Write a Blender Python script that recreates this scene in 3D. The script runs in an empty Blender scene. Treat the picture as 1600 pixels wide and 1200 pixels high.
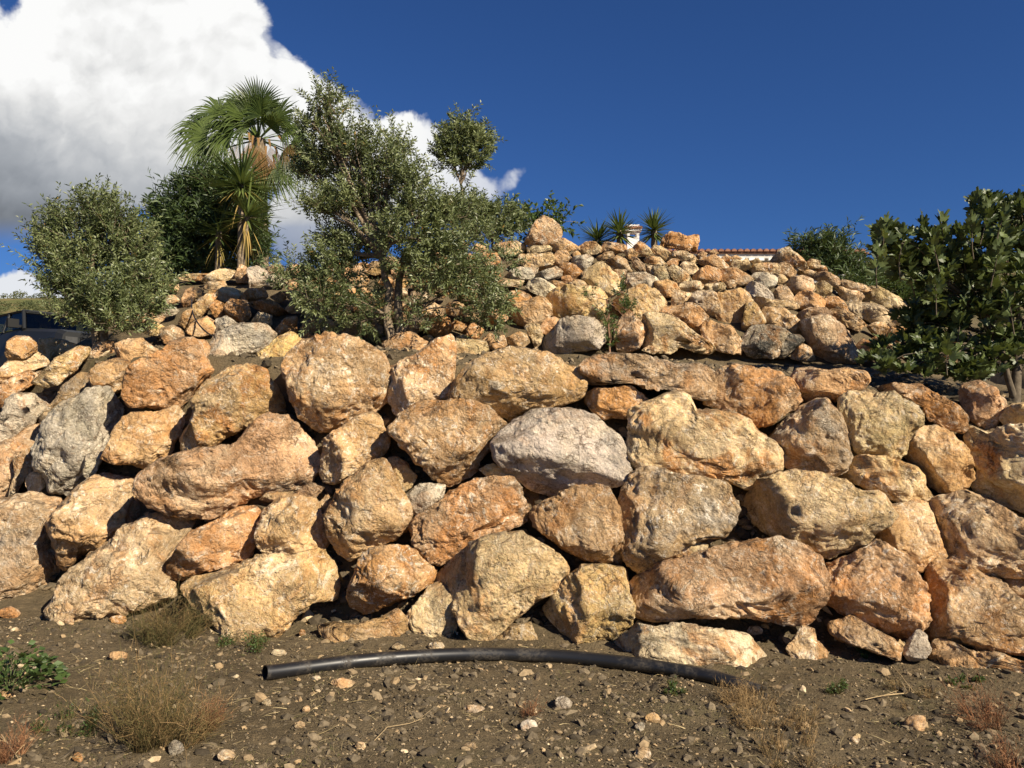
import bpy, bmesh, math, random
import numpy as np
from mathutils import Vector, Matrix

# ------------------------------------------------------------------ camera, sky, sun, exposure
SC = bpy.context.scene
COL = SC.collection
R = math.radians
CAM = np.array((0.0, 0.0, 1.6))
PITCH = R(3.6)
F = 1270.0 / 1600.0            # focal length in picture widths

cd = bpy.data.cameras.new('camera')
cam = bpy.data.objects.new('camera', cd)
COL.objects.link(cam)
cam.location = CAM
cam.rotation_euler = (math.pi / 2 + PITCH, 0, 0)
cd.sensor_width = 36.0
cd.lens = 36.0 * F
cd.clip_start = 0.05
cd.clip_end = 3000
SC.camera = cam

SUN_AZ, SUN_EL = 135.0, 34.0    # clockwise from +Y (the viewing direction), above the horizon
SUN_DIR = np.array((math.sin(R(SUN_AZ)) * math.cos(R(SUN_EL)),
                    math.cos(R(SUN_AZ)) * math.cos(R(SUN_EL)), math.sin(R(SUN_EL))))
sl = bpy.data.lights.new('sun', 'SUN')
sl.energy = 5.0
sl.angle = R(0.5)
sl.color = (1.0, 0.885, 0.70)
sun = bpy.data.objects.new('sun', sl)
COL.objects.link(sun)
sun.rotation_euler = Vector(SUN_DIR).to_track_quat('Z', 'Y').to_euler()
sun.location = tuple(SUN_DIR * 60)

vs = SC.view_settings
vs.view_transform = 'Standard'
vs.look = 'None'
vs.exposure = 0.74
vs.gamma = 1.0
vs.use_curve_mapping = False
SC.cycles.use_denoising = True
try:
    SC.cycles.denoiser = 'OPENIMAGEDENOISE'
    SC.cycles.denoising_input_passes = 'RGB_ALBEDO_NORMAL'
except Exception:
    pass
SC.cycles.max_bounces = 6
SC.cycles.diffuse_bounces = 3
SC.cycles.transparent_max_bounces = 4


class NT:
    """small helper to write node trees"""
    def __init__(self, tree):
        self.t = tree
        self.n = tree.nodes
        self.l = tree.links
        self.n.clear()

    def new(self, kind, **kw):
        nd = self.n.new(kind)
        for k, v in kw.items():
            setattr(nd, k, v)
        return nd

    def put(self, sock, val):
        if hasattr(val, 'is_output') or isinstance(val, bpy.types.NodeSocket):
            self.l.new(val, sock)
        else:
            sock.default_value = val

    def math(self, op, a, b=0.0, c=None, clamp=False):
        nd = self.new('ShaderNodeMath', operation=op, use_clamp=clamp)
        self.put(nd.inputs[0], a)
        self.put(nd.inputs[1], b)
        if c is not None:
            self.put(nd.inputs[2], c)
        return nd.outputs[0]

    def vmath(self, op, a, b=None, s=None):
        nd = self.new('ShaderNodeVectorMath', operation=op)
        self.put(nd.inputs[0], a)
        if b is not None:
            self.put(nd.inputs[1], b)
        if s is not None:
            self.put(nd.inputs[3], s)
        return nd.outputs[1] if op in ('LENGTH', 'DISTANCE', 'DOT_PRODUCT') else nd.outputs[0]

    def noise(self, vec, scale, detail=4.0, rough=0.55, dist=0.0, dim='3D', col=False):
        nd = self.new('ShaderNodeTexNoise', noise_dimensions=dim)
        self.put(nd.inputs['Vector'], vec)
        nd.inputs['Scale'].default_value = scale
        nd.inputs['Detail'].default_value = detail
        nd.inputs['Roughness'].default_value = rough
        nd.inputs['Distortion'].default_value = dist
        return nd.outputs['Color' if col else 'Fac']

    def step(self, x, lo, hi, smooth=True):
        nd = self.new('ShaderNodeMapRange', interpolation_type='SMOOTHSTEP' if smooth else 'LINEAR')
        self.put(nd.inputs[0], x)
        self.put(nd.inputs[1], lo)
        self.put(nd.inputs[2], hi)
        return nd.outputs[0]

    def remap(self, x, a, b, c, d):
        nd = self.new('ShaderNodeMapRange')
        self.put(nd.inputs[0], x)
        for i, v in enumerate((a, b, c, d)):
            self.put(nd.inputs[i + 1], v)
        return nd.outputs[0]

    def mix(self, fac, a, b, mode='MIX'):
        nd = self.new('ShaderNodeMix', data_type='RGBA', blend_type=mode)
        self.put(nd.inputs[0], fac)
        for sock, v in ((nd.inputs[6], a), (nd.inputs[7], b)):
            if isinstance(v, tuple) and len(v) == 3:
                v = v + (1.0,)
            self.put(sock, v)
        return nd.outputs[2]


# ---- world: clear deep-blue sky with one big cumulus and a small bank near the horizon
def build_world():
    w = bpy.data.worlds.new('World')
    SC.world = w
    w.use_nodes = True
    w.cycles.sampling_method = 'MANUAL'
    w.cycles.sample_map_resolution = 512
    g = NT(w.node_tree)
    out = g.new('ShaderNodeOutputWorld')
    bg = g.new('ShaderNodeBackground')
    bg.inputs[1].default_value = 0.10
    sky = g.new('ShaderNodeTexSky', sky_type='NISHITA')
    sky.sun_disc = False
    sky.sun_elevation = R(SUN_EL)
    sky.sun_rotation = R(SUN_AZ)
    sky.air_density = 1.0
    sky.dust_density = 0.05
    sky.ozone_density = 4.0
    sky.altitude = 300
    tone = g.mix(1.0, sky.outputs[0], (0.172, 0.286, 0.468), 'MULTIPLY')
    tc = g.new('ShaderNodeTexCoord')
    d = tc.outputs['Generated']
    sep = g.new('ShaderNodeSeparateXYZ')
    g.put(sep.inputs[0], d)
    x, y, z = sep.outputs
    ys = g.math('MAXIMUM', y, 0.02)
    u = g.math('DIVIDE', x, ys)
    v = g.math('DIVIDE', z, ys)
    comb = g.new('ShaderNodeCombineXYZ')
    g.put(comb.inputs[0], u)
    g.put(comb.inputs[1], v)
    p = comb.outputs[0]
    # wisp the boundary
    warp = g.vmath('SUBTRACT', g.noise(p, 5.0, 6.0, 0.62, 0.3, col=True), (0.5, 0.5, 0.5))
    pw = g.vmath('ADD', p, g.vmath('SCALE', warp, s=0.105))
    warp2 = g.vmath('SUBTRACT', g.noise(p, 26.0, 4.0, 0.6, 0.0, col=True), (0.5, 0.5, 0.5))
    pw = g.vmath('ADD', pw, g.vmath('SCALE', warp2, s=0.022))

    def puff(pos, sc):
        vo = g.new('ShaderNodeTexVoronoi', feature='F1')
        g.put(vo.inputs['Vector'], pos)
        vo.inputs['Scale'].default_value = sc
        return g.math('SUBTRACT', 0.55, vo.outputs['Distance'])

    def puffs(pos):
        return g.math('ADD', g.math('ADD', puff(pos, 9.0), g.math('MULTIPLY', puff(pos, 21.0), 0.5)), g.math('MULTIPLY', puff(pos, 47.0), 0.25))

    def uv(px, py):
        tz = (600 - py) / 1270.0
        yy = math.cos(PITCH) - math.sin(PITCH) * tz
        zz = math.sin(PITCH) + math.cos(PITCH) * tz
        return ((px - 800) / 1270.0 / yy, zz / yy)

    def blobs(lst, pos):
        f = None
        for (px, py, r) in lst:
            c = uv(px, py)
            dist = g.vmath('DISTANCE', pos, (c[0], c[1], 0))
            val = g.math('SUBTRACT', 1.0, g.math('DIVIDE', dist, r / 1270.0))
            val = g.math('MULTIPLY', val, r / 200.0)
            f = val if f is None else g.math('SMOOTH_MAX', f, val, 0.12)
        return f
    main = blobs([(150, 95, 175), (330, 60, 110), (95, 200, 205), (300, 190, 190), (420, 190, 135),
                  (510, 220, 118), (590, 255, 112), (665, 275, 92), (735, 285, 62), (800, 275, 40),
                  (480, 345, 90), (-10, 130, 130), (210, -30, 150), (-200, 160, 260), (-420, 240, 220)], pw)
    low = blobs([(15, 462, 45), (85, 462, 40), (-80, 470, 55), (-190, 478, 50)], pw)
    pf = puffs(pw)
    main = g.math('ADD', main, g.math('MULTIPLY', g.math('SUBTRACT', pf, 0.3), 0.16))
    a_main = g.step(main, 0.0, 0.085)
    # cloud base dissolves into the blue below it
    base = g.step(v, uv(0, 395)[1], uv(0, 335)[1])
    right = g.step(u, uv(250, 300)[0], uv(480, 300)[0])
    a_main = g.math('MULTIPLY', a_main, g.math('MAXIMUM', base, g.math('MULTIPLY', right, 0.75)))
    thin = g.step(u, uv(850, 0)[0], uv(620, 0)[0])
    a_main = g.math('MULTIPLY', a_main, g.remap(thin, 0, 1, 0.5, 1.0))
    a_low = g.step(low, 0.0, 0.05)
    # cloud body: bright sunlit top, grey underside, soft billows
    b1 = g.noise(pw, 3.6, 5.0, 0.55, 0.4)
    b2 = g.noise(g.vmath('ADD', pw, (0.035, 0.04, 0.0)), 3.6, 5.0, 0.55, 0.4)
    relief = g.math('SUBTRACT', b1, b2)
    relief = g.math('ADD', relief, g.math('MULTIPLY', g.math('SUBTRACT', pf, puffs(g.vmath('ADD', pw, (0.012, 0.016, 0.0)))), 0.42))
    edge_lit = g.math('SUBTRACT', 1.0, g.step(main, 0.05, 0.55))
    hgt = g.step(g.math('ADD', v, g.math('MULTIPLY', u, 0.26)), uv(100, 352)[1] + 0.26 * uv(100, 352)[0],
                 uv(100, 105)[1] + 0.26 * uv(100, 105)[0], False)
    lum = g.remap(hgt, 0, 1, 0.17, 0.64)
    lum = g.math('ADD', lum, g.math('MULTIPLY', relief, g.remap(hgt, 0, 1, 0.15, 0.62)))
    lum = g.math('ADD', lum, g.math('MULTIPLY', g.math('MULTIPLY', edge_lit, hgt), 0.12))
    lum = g.math('MULTIPLY', lum, g.remap(b1, 0.3, 0.75, 0.93, 1.05))
    lum = g.math('MINIMUM', g.math('MAXIMUM', lum, 0.11), 0.68)
    grey = g.mix(g.step(lum, 0.10, 0.6), (0.80, 0.88, 1.0), (1.0, 1.0, 0.99))
    ccol = g.vmath('SCALE', grey, s=g.math('MULTIPLY', lum, 8.6))
    c1 = g.mix(a_main, tone, ccol)
    c2 = g.mix(a_low, c1, (4.7, 4.85, 5.1))
    front = g.step(y, 0.05, 0.15)
    fin = g.mix(front, tone, c2)
    g.put(bg.inputs[0], fin)
    g.l.new(bg.outputs[0], out.inputs[0])


build_world()

# ------------------------------------------------------------------ helpers
rng = np.random.default_rng(11)
PERM = rng.permutation(256)
PERM = np.concatenate([PERM, PERM, PERM])
GRAD = rng.normal(size=(256, 3))
GRAD /= np.linalg.norm(GRAD, axis=1, keepdims=True)


def gnoise(p):
    p = np.asarray(p, float)
    i = np.floor(p).astype(int)
    f = p - i
    w = f * f * f * (f * (f * 6 - 15) + 10)
    i &= 255
    out = np.zeros(len(p))
    for dx in (0, 1):
        wx = w[:, 0] if dx else 1 - w[:, 0]
        a = PERM[(i[:, 0] + dx) & 255]
        for dy in (0, 1):
            wy = w[:, 1] if dy else 1 - w[:, 1]
            b = PERM[a + ((i[:, 1] + dy) & 255)]
            for dz in (0, 1):
                wz = w[:, 2] if dz else 1 - w[:, 2]
                h = PERM[b + ((i[:, 2] + dz) & 255)]
                g = GRAD[h]
                out += wx * wy * wz * (g[:, 0] * (f[:, 0] - dx) + g[:, 1] * (f[:, 1] - dy) + g[:, 2] * (f[:, 2] - dz))
    return out * 1.6


def fbm(p, oct=4, gain=0.5, ridged=False):
    s = np.zeros(len(p))
    a = 1.0
    q = np.array(p, float)
    for k in range(oct):
        n = gnoise(q)
        if ridged:
            n = 1 - 2 * np.abs(n)
        s += a * n
        a *= gain
        q = q * 2.03 + 17.3
    return s


def smooth(x, a, b):
    t = np.clip((np.asarray(x, float) - a) / (b - a), 0, 1)
    return t * t * (3 - 2 * t)


def ray(px, py):
    """direction through a picture point, scaled so that its Y is 1"""
    tx = (px - 800) / 1270.0
    tz = (600 - py) / 1270.0
    d = np.array((tx, math.cos(PITCH) - math.sin(PITCH) * tz, math.sin(PITCH) + math.cos(PITCH) * tz))
    return d / d[1]


def at(px, py, Y):
    return CAM + ray(px, py) * Y


def mesh_obj(name, verts, faces, mat, parent=None, smooth_shade=True, loc=None, attr=None):
    """verts (N,3); faces (M,k) array of equal-sided faces, or a list of such arrays"""
    me = bpy.data.meshes.new(name)
    v = np.asarray(verts, np.float32)
    fl = faces if isinstance(faces, list) and isinstance(faces[0], np.ndarray) else [faces]
    fl = [np.asarray(f, np.int32) for f in fl if len(f)]
    me.vertices.add(len(v))
    me.vertices.foreach_set('co', v.ravel())
    loops = np.concatenate([f.ravel() for f in fl])
    tot = np.concatenate([np.full(len(f), f.shape[1], np.int32) for f in fl])
    start = np.concatenate([[0], np.cumsum(tot)[:-1]]).astype(np.int32)
    me.loops.add(len(loops))
    me.loops.foreach_set('vertex_index', loops)
    me.polygons.add(len(tot))
    me.polygons.foreach_set('loop_start', start)
    me.polygons.foreach_set('loop_total', tot)
    me.polygons.foreach_set('use_smooth', np.full(len(tot), smooth_shade, bool))
    if attr is not None:
        a = me.attributes.new('tone', 'FLOAT', 'POINT')
        a.data.foreach_set('value', np.asarray(attr, np.float32))
    me.update()
    me.validate()
    me.materials.append(mat)
    return link(name, me, parent, loc)


def link(name, me, parent=None, loc=None):
    o = bpy.data.objects.new(name, me)
    COL.objects.link(o)
    if loc is not None:
        o.location = tuple(loc)
    if parent is not None:
        o.parent = parent
    return o


def tag(o, label, cat, group=None):
    o['label'] = label
    o['category'] = cat
    if group:
        o['group'] = group
    return o


def thing(name, label, cat, loc=(0, 0, 0), group=None):
    o = bpy.data.objects.new(name, None)
    o.empty_display_size = 0.2
    COL.objects.link(o)
    o.location = tuple(loc)
    return tag(o, label, cat, group)


ICO = {}


def ico(level):
    if level not in ICO:
        bm = bmesh.new()
        bmesh.ops.create_icosphere(bm, subdivisions=level, radius=1.0)
        v = np.array([x.co[:] for x in bm.verts])
        f = np.array([[q.index for q in p.verts] for p in bm.faces], np.int32)
        bm.free()
        ICO[level] = (v, f)
    return ICO[level]


class MB:
    """collects simple shapes into one mesh"""
    def __init__(self):
        self.v, self.f, self.n = [], {}, 0

    def add(self, v, f):
        v = np.asarray(v, float)
        f = np.asarray(f, int)
        self.v.append(v)
        self.f.setdefault(f.shape[1], []).append(f + self.n)
        self.n += len(v)

    def box(self, c, s, rz=0.0):
        q = np.array([(x, y, z) for x in (-.5, .5) for y in (-.5, .5) for z in (-.5, .5)]) * s
        cr, sr = math.cos(rz), math.sin(rz)
        q = np.stack([q[:, 0] * cr - q[:, 1] * sr, q[:, 0] * sr + q[:, 1] * cr, q[:, 2]], 1) + c
        self.add(q, [(0, 1, 3, 2), (4, 6, 7, 5), (0, 4, 5, 1), (2, 3, 7, 6), (0, 2, 6, 4), (1, 5, 7, 3)])

    def tube(self, pts, rad, n=7, cap=True):
        pts = np.asarray(pts, float)
        rad = np.broadcast_to(np.asarray(rad, float), (len(pts),))
        t = np.gradient(pts, axis=0)
        t /= np.linalg.norm(t, axis=1, keepdims=True) + 1e-9
        ref = np.array((0.31, 0.22, 0.92)) if abs(t[0, 2]) < 0.8 else np.array((1.0, 0.1, 0.0))
        a = np.cross(t, ref)
        a /= np.linalg.norm(a, axis=1, keepdims=True) + 1e-9
        b = np.cross(t, a)
        ang = np.linspace(0, 2 * math.pi, n, endpoint=False)
        ring = (a[:, None] * np.cos(ang)[None, :, None] + b[:, None] * np.sin(ang)[None, :, None]) * rad[:, None, None] + pts[:, None]
        k = len(pts)
        f = [(i * n + j, i * n + (j + 1) % n, (i + 1) * n + (j + 1) % n, (i + 1) * n + j)
             for i in range(k - 1) for j in range(n)]
        self.add(ring.reshape(-1, 3), f)
        if cap:
            self.add(np.concatenate([ring[-1], pts[-1:]]), [(j, (j + 1) % n, n) for j in range(n)])
            self.add(np.concatenate([ring[0], pts[:1]]), [((j + 1) % n, j, n) for j in range(n)])

    def build(self, name, mat, parent=None, smooth_shade=False, loc=None):
        v = np.concatenate(self.v)
        if loc is not None:
            v = v - np.asarray(loc)
        return mesh_obj(name, v, [np.concatenate(x) for x in self.f.values()], mat, parent, smooth_shade, loc)


# ------------------------------------------------------------------ materials
def material(name):
    m = bpy.data.materials.new(name)
    m.use_nodes = True
    g = NT(m.node_tree)
    out = g.new('ShaderNodeOutputMaterial')
    bs = g.new('ShaderNodeBsdfPrincipled')
    g.l.new(bs.outputs[0], out.inputs[0])
    return m, g, bs, out


def plain(name, col, rough=0.6, spec=0.4, metal=0.0, var=0.15, scale=8.0, bump=0.0):
    m, g, bs, out = material(name)
    tc = g.new('ShaderNodeTexCoord')
    n = g.noise(tc.outputs['Object'], scale, 5.0, 0.6)
    c = g.mix(g.step(n, 0.3, 0.7), tuple(x * (1 - var) for x in col), tuple(min(1, x * (1 + var)) for x in col))
    g.put(bs.inputs['Base Color'], c)
    bs.inputs['Roughness'].default_value = rough
    bs.inputs['Specular IOR Level'].default_value = spec
    bs.inputs['Metallic'].default_value = metal
    if bump:
        b = g.new('ShaderNodeBump')
        b.inputs['Strength'].default_value = 0.6
        b.inputs['Distance'].default_value = bump
        g.put(b.inputs['Height'], n)
        g.put(bs.inputs['Normal'], b.outputs[0])
    return m


def stone_material():
    m, g, bs, out = material('limestone')
    tc = g.new('ShaderNodeTexCoord')
    oi = g.new('ShaderNodeObjectInfo')
    off = g.math('MULTIPLY', oi.outputs['Random'], 91.0)
    cmb = g.new('ShaderNodeCombineXYZ')
    for k in range(3):
        g.put(cmb.inputs[k], off)
    p = g.vmath('ADD', tc.outputs['Object'], cmb.outputs[0])
    tint = oi.outputs['Color']

    def own(k, lo, hi):
        v_ = g.math('FRACT', g.math('MULTIPLY', oi.outputs['Random'], k))
        return g.remap(v_, 0, 1, lo, hi)
    greyness = oi.outputs['Alpha']
    # broad tonal drift
    n1 = g.noise(p, 2.0, 6.0, 0.62, 0.6)
    pale = g.mix(0.50, tint, (0.66, 0.52, 0.33))
    c = g.mix(g.step(n1, 0.40, 0.66), tint, pale)
    # rust-coloured patches
    n2 = g.noise(g.vmath('ADD', p, (7.1, 3.3, 1.7)), 2.8, 8.0, 0.68, 0.8)
    rust = g.mix(g.noise(p, 9.0, 3.0), (0.38, 0.150, 0.042), (0.55, 0.28, 0.095))
    c = g.mix(g.math('MULTIPLY', g.step(n2, 0.49, 0.62), g.math('MULTIPLY', g.remap(greyness, 0, 1, 1.0, 0.5), own(53.1, 0.25, 1.0))), c, rust)
    # grey weathering
    n3 = g.noise(g.vmath('ADD', p, (1.7, 9.3, 4.1)), 2.4, 8.0, 0.7, 0.5)
    gw = g.step(g.math('ADD', n3, g.math('MULTIPLY', greyness, 0.30)), 0.60, 0.80)
    greyc = g.mix(g.noise(p, 12.0, 4.0), (0.20, 0.175, 0.140), (0.52, 0.46, 0.37))
    c = g.mix(g.math('MULTIPLY', gw, 0.75), c, greyc)
    # chalky calcite smears and thin veins
    n4 = g.noise(g.vmath('ADD', p, (4.4, 0.3, 8.8)), 6.0, 9.0, 0.74, 1.2)
    c = g.mix(g.math('MULTIPLY', g.step(n4, 0.54, 0.64), own(17.3, 0.30, 0.88)), c, (0.84, 0.72, 0.54))
    n4b = g.noise(g.vmath('ADD', p, (8.4, 2.3, 0.8)), 17.0, 9.0, 0.78, 0.8)
    c = g.mix(g.math('MULTIPLY', g.step(n4b, 0.54, 0.61), g.math('MULTIPLY', g.step(n1, 0.30, 0.60), own(37.7, 0.30, 1.0))), c, (0.90, 0.80, 0.64))
    n5 = g.noise(g.vmath('ADD', p, (2.4, 5.3, 3.8)), 3.1, 5.0, 0.6, 1.4)
    vein = g.math('SUBTRACT', 1.0, g.step(g.math('ABSOLUTE', g.math('SUBTRACT', n5, 0.5)), 0.0, 0.010))
    c = g.mix(g.math('MULTIPLY', vein, 0.30), c, (0.75, 0.66, 0.53))
    # brown staining and mineral grain
    n6 = g.noise(p, 22.0, 9.0, 0.76, 0.3)
    c = g.mix(g.math('MULTIPLY', g.step(n6, 0.53, 0.66), own(71.9, 0.35, 0.85)), c, (0.17, 0.10, 0.05))
    n6b = g.noise(p, 70.0, 4.0, 0.7)
    c = g.mix(0.40, c, g.mix(g.step(n6b, 0.30, 0.72), (0.25, 0.25, 0.25), (0.80, 0.80, 0.80)), 'OVERLAY')
    # pits, only on some faces
    vo = g.new('ShaderNodeTexVoronoi')
    g.put(vo.inputs['Vector'], g.vmath('ADD', p, g.vmath('SCALE', g.noise(p, 9.0, 3.0, col=True), s=0.16)))
    vo.inputs['Scale'].default_value = 17.0
    pitmask = g.step(g.noise(p, 2.1, 3.0), 0.55, 0.66)
    pit = g.math('MULTIPLY', g.math('SUBTRACT', 1.0, g.step(vo.outputs['Distance'], 0.05, 0.27)), pitmask)
    c = g.mix(g.math('MULTIPLY', pit, 0.5), c, (0.17, 0.095, 0.045))
    # fracture lines
    ve = g.new('ShaderNodeTexVoronoi', feature='DISTANCE_TO_EDGE')
    g.put(ve.inputs['Vector'], g.vmath('ADD', p, g.vmath('SCALE', g.noise(p, 4.0, 6.0, 0.65, col=True), s=0.55)))
    ve.inputs['Scale'].default_value = 2.6
    crack = g.math('MULTIPLY', g.math('SUBTRACT', 1.0, g.step(ve.outputs['Distance'], 0.0, 0.030)), g.step(g.noise(p, 3.3, 3.0), 0.46, 0.60))
    c = g.mix(g.math('MULTIPLY', crack, 0.55), c, (0.14, 0.08, 0.04))
    # old soil in the hollows of the upper faces
    geo = g.new('ShaderNodeNewGeometry')
    sz = g.new('ShaderNodeSeparateXYZ')
    g.put(sz.inputs[0], geo.outputs['Normal'])
    dirt = g.math('MULTIPLY', g.step(sz.outputs[2], 0.55, 0.9), g.step(g.noise(p, 5.0, 6.0, 0.7), 0.42, 0.58))
    c = g.mix(g.math('MULTIPLY', dirt, 0.75), c, (0.16, 0.11, 0.065))
    g.put(bs.inputs['Base Color'], c)
    bs.inputs['Roughness'].default_value = 0.9
    bs.inputs['Specular IOR Level'].default_value = 0.2
    # relief in metres
    h = g.math('MULTIPLY', g.noise(p, 6.5, 9.0, 0.68, 0.6), 0.095)
    h = g.math('ADD', h, g.math('MULTIPLY', n6, 0.022))
    ridge = g.math('ABSOLUTE', g.math('SUBTRACT', g.noise(p, 12.0, 7.0, 0.65, 0.8), 0.5))
    h = g.math('ADD', h, g.math('MULTIPLY', ridge, 0.075))
    h = g.math('SUBTRACT', h, g.math('MULTIPLY', pit, 0.016))
    h = g.math('SUBTRACT', h, g.math('MULTIPLY', crack, 0.020))
    h = g.math('MULTIPLY', h, own(91.3, 0.65, 1.35))
    h = g.math('MULTIPLY', h, g.remap(g.step(g.noise(g.vmath('ADD', p, (0.4, 6.3, 2.8)), 2.6, 4.0, 0.6), 0.36, 0.64), 0, 1, 0.35, 1.15))
    b = g.new('ShaderNodeBump')
    b.inputs['Strength'].default_value = 1.0
    b.inputs['Distance'].default_value = 1.0
    g.put(b.inputs['Height'], h)
    g.put(bs.inputs['Normal'], b.outputs[0])
    return m


def soil_material():
    m, g, bs, out = material('soil')
    tc = g.new('ShaderNodeTexCoord')
    p = tc.outputs['Object']
    n1 = g.noise(p, 0.9, 5.0, 0.6, 0.4)
    n2 = g.noise(p, 14.0, 8.0, 0.72)
    n3 = g.noise(p, 70.0, 5.0, 0.7)
    c = g.mix(g.step(n1, 0.36, 0.64), (0.112, 0.086, 0.051), (0.185, 0.143, 0.086))
    c = g.mix(g.math('MULTIPLY', g.step(n2, 0.46, 0.68), 0.75), c, (0.25, 0.185, 0.105))
    c = g.mix(g.math('MULTIPLY', g.step(n3, 0.56, 0.70), 0.7), c, (0.032, 0.023, 0.014))
    # straw-coloured and greenish cover in places
    n4 = g.noise(g.vmath('ADD', p, (3.0, 8.0, 1.0)), 1.6, 6.0, 0.7)
    c = g.mix(g.math('MULTIPLY', g.step(n4, 0.54, 0.72), 0.35), c, (0.10, 0.105, 0.04))
    # hills: dry grass and scrub colours where the land is far and high
    sep = g.new('ShaderNodeSeparateXYZ')
    g.put(sep.inputs[0], p)
    far = g.step(sep.outputs[1], 26.0, 40.0)
    n5 = g.noise(p, 0.11, 7.0, 0.68)
    n6 = g.noise(p, 0.6, 6.0, 0.7)
    hc = g.mix(g.step(n5, 0.38, 0.62), (0.20, 0.155, 0.07), (0.115, 0.125, 0.045))
    hc = g.mix(g.math('MULTIPLY', g.step(n6, 0.50, 0.62), 0.7), hc, (0.05, 0.065, 0.025))
    c = g.mix(far, c, hc)
    g.put(bs.inputs['Base Color'], c)
    bs.inputs['Roughness'].default_value = 0.97
    bs.inputs['Specular IOR Level'].default_value = 0.1
    b = g.new('ShaderNodeBump')
    b.inputs['Strength'].default_value = 1.0
    b.inputs['Distance'].default_value = 0.05
    g.put(b.inputs['Height'], g.math('ADD', n2, g.math('MULTIPLY', n3, 0.5)))
    g.put(bs.inputs['Normal'], b.outputs[0])
    return m


def leaf_material(name, dark, light, odd=None, rough=0.5, trans=0.25, spec=0.4):
    """leaf colour runs from dark to light with each leaf's own tone; 'odd' is the colour of the few old leaves"""
    m, g, bs, out = material(name)
    at_ = g.new('ShaderNodeAttribute', attribute_name='tone')
    t = at_.outputs['Fac']
    c = g.mix(g.step(t, 0.0, 0.9, False), dark, light)
    if odd:
        c = g.mix(g.step(t, 0.955, 0.965), c, odd)
    g.put(bs.inputs['Base Color'], c)
    bs.inputs['Roughness'].default_value = rough
    bs.inputs['Specular IOR Level'].default_value = spec
    tr = g.new('ShaderNodeBsdfTranslucent')
    g.put(tr.inputs['Color'], g.mix(0.5, c, (0.30, 0.36, 0.06)))
    mx = g.new('ShaderNodeMixShader')
    mx.inputs[0].default_value = trans
    g.l.new(bs.outputs[0], mx.inputs[1])
    g.l.new(tr.outputs[0], mx.inputs[2])
    g.l.new(mx.outputs[0], out.inputs[0])
    return m


def tone_material(name, stops, rough=0.9):
    """colour picked along a ramp by each piece's own tone"""
    m, g, bs, out = material(name)
    at_ = g.new('ShaderNodeAttribute', attribute_name='tone')
    cr = g.new('ShaderNodeValToRGB')
    e = cr.color_ramp.elements
    while len(e) < len(stops):
        e.new(0.5)
    for q, (pos, col) in zip(e, stops):
        q.position = pos
        q.color = tuple(col) + (1,)
    g.put(cr.inputs[0], at_.outputs['Fac'])
    tc = g.new('ShaderNodeTexCoord')
    n = g.noise(tc.outputs['Object'], 60.0, 4.0, 0.7)
    c = g.mix(0.6, cr.outputs[0], g.mix(g.step(n, 0.3, 0.7), (0.3, 0.3, 0.3), (0.72, 0.72, 0.72)), 'OVERLAY')
    g.put(bs.inputs['Base Color'], c)
    bs.inputs['Roughness'].default_value = rough
    bs.inputs['Specular IOR Level'].default_value = 0.15
    return m


M_STONE = stone_material()
M_SOIL = soil_material()
M_OLIVE = leaf_material('olive_leaf', (0.048, 0.068, 0.021), (0.235, 0.268, 0.112), (0.32, 0.20, 0.05), 0.45, 0.18, 0.5)
M_OLEANDER = leaf_material('oleander_leaf', (0.022, 0.042, 0.014), (0.085, 0.125, 0.038), None, 0.5, 0.15)
M_BROAD = leaf_material('broad_leaf', (0.030, 0.055, 0.016), (0.10, 0.15, 0.040), None, 0.4, 0.2)
M_FIG = leaf_material('fig_leaf', (0.028, 0.045, 0.014), (0.135, 0.170, 0.055), (0.22, 0.20, 0.05), 0.45, 0.16)
M_PALM = leaf_material('palm_leaf', (0.026, 0.046, 0.012), (0.105, 0.145, 0.036), None, 0.4, 0.22)
M_DEADPALM = leaf_material('dry_palm_leaf', (0.060, 0.035, 0.015), (0.27, 0.155, 0.062), None, 0.8, 0.15, 0.1)
M_YUCCA = leaf_material('yucca_leaf', (0.040, 0.070, 0.020), (0.14, 0.18, 0.05), None, 0.45, 0.15)
M_YUCCAOLD = leaf_material('old_yucca_leaf', (0.15, 0.13, 0.032), (0.36, 0.25, 0.08), None, 0.7, 0.15, 0.2)
M_WEED = leaf_material('weed_leaf', (0.030, 0.055, 0.014), (0.085, 0.135, 0.036), None, 0.5, 0.25)
M_BARK = plain('bark', (0.20, 0.155, 0.105), 0.95, 0.1, 0, 0.45, 22.0, 0.02)
M_FIGBARK = plain('fig_bark', (0.13, 0.105, 0.075), 0.95, 0.1, 0, 0.3, 18.0, 0.01)
M_DRYBUSH = tone_material('dry_stems', [(0.0, (0.060, 0.062, 0.022)), (0.35, (0.11, 0.088, 0.035)),
                                        (0.7, (0.20, 0.125, 0.055)), (1.0, (0.34, 0.23, 0.11))])
M_REDBUSH = tone_material('red_stems', [(0.0, (0.09, 0.045, 0.022)), (0.5, (0.19, 0.085, 0.04)), (1.0, (0.32, 0.18, 0.09))])
M_STRAW = tone_material('straw', [(0.0, (0.13, 0.10, 0.05)), (0.5, (0.26, 0.20, 0.10)), (1.0, (0.46, 0.37, 0.20))])
M_GRAVEL = tone_material('gravel', [(0.0, (0.040, 0.032, 0.022)), (0.45, (0.115, 0.090, 0.058)), (0.80, (0.20, 0.155, 0.098)),
                                    (0.96, (0.34, 0.235, 0.125)), (1.0, (0.60, 0.48, 0.31))])


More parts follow.
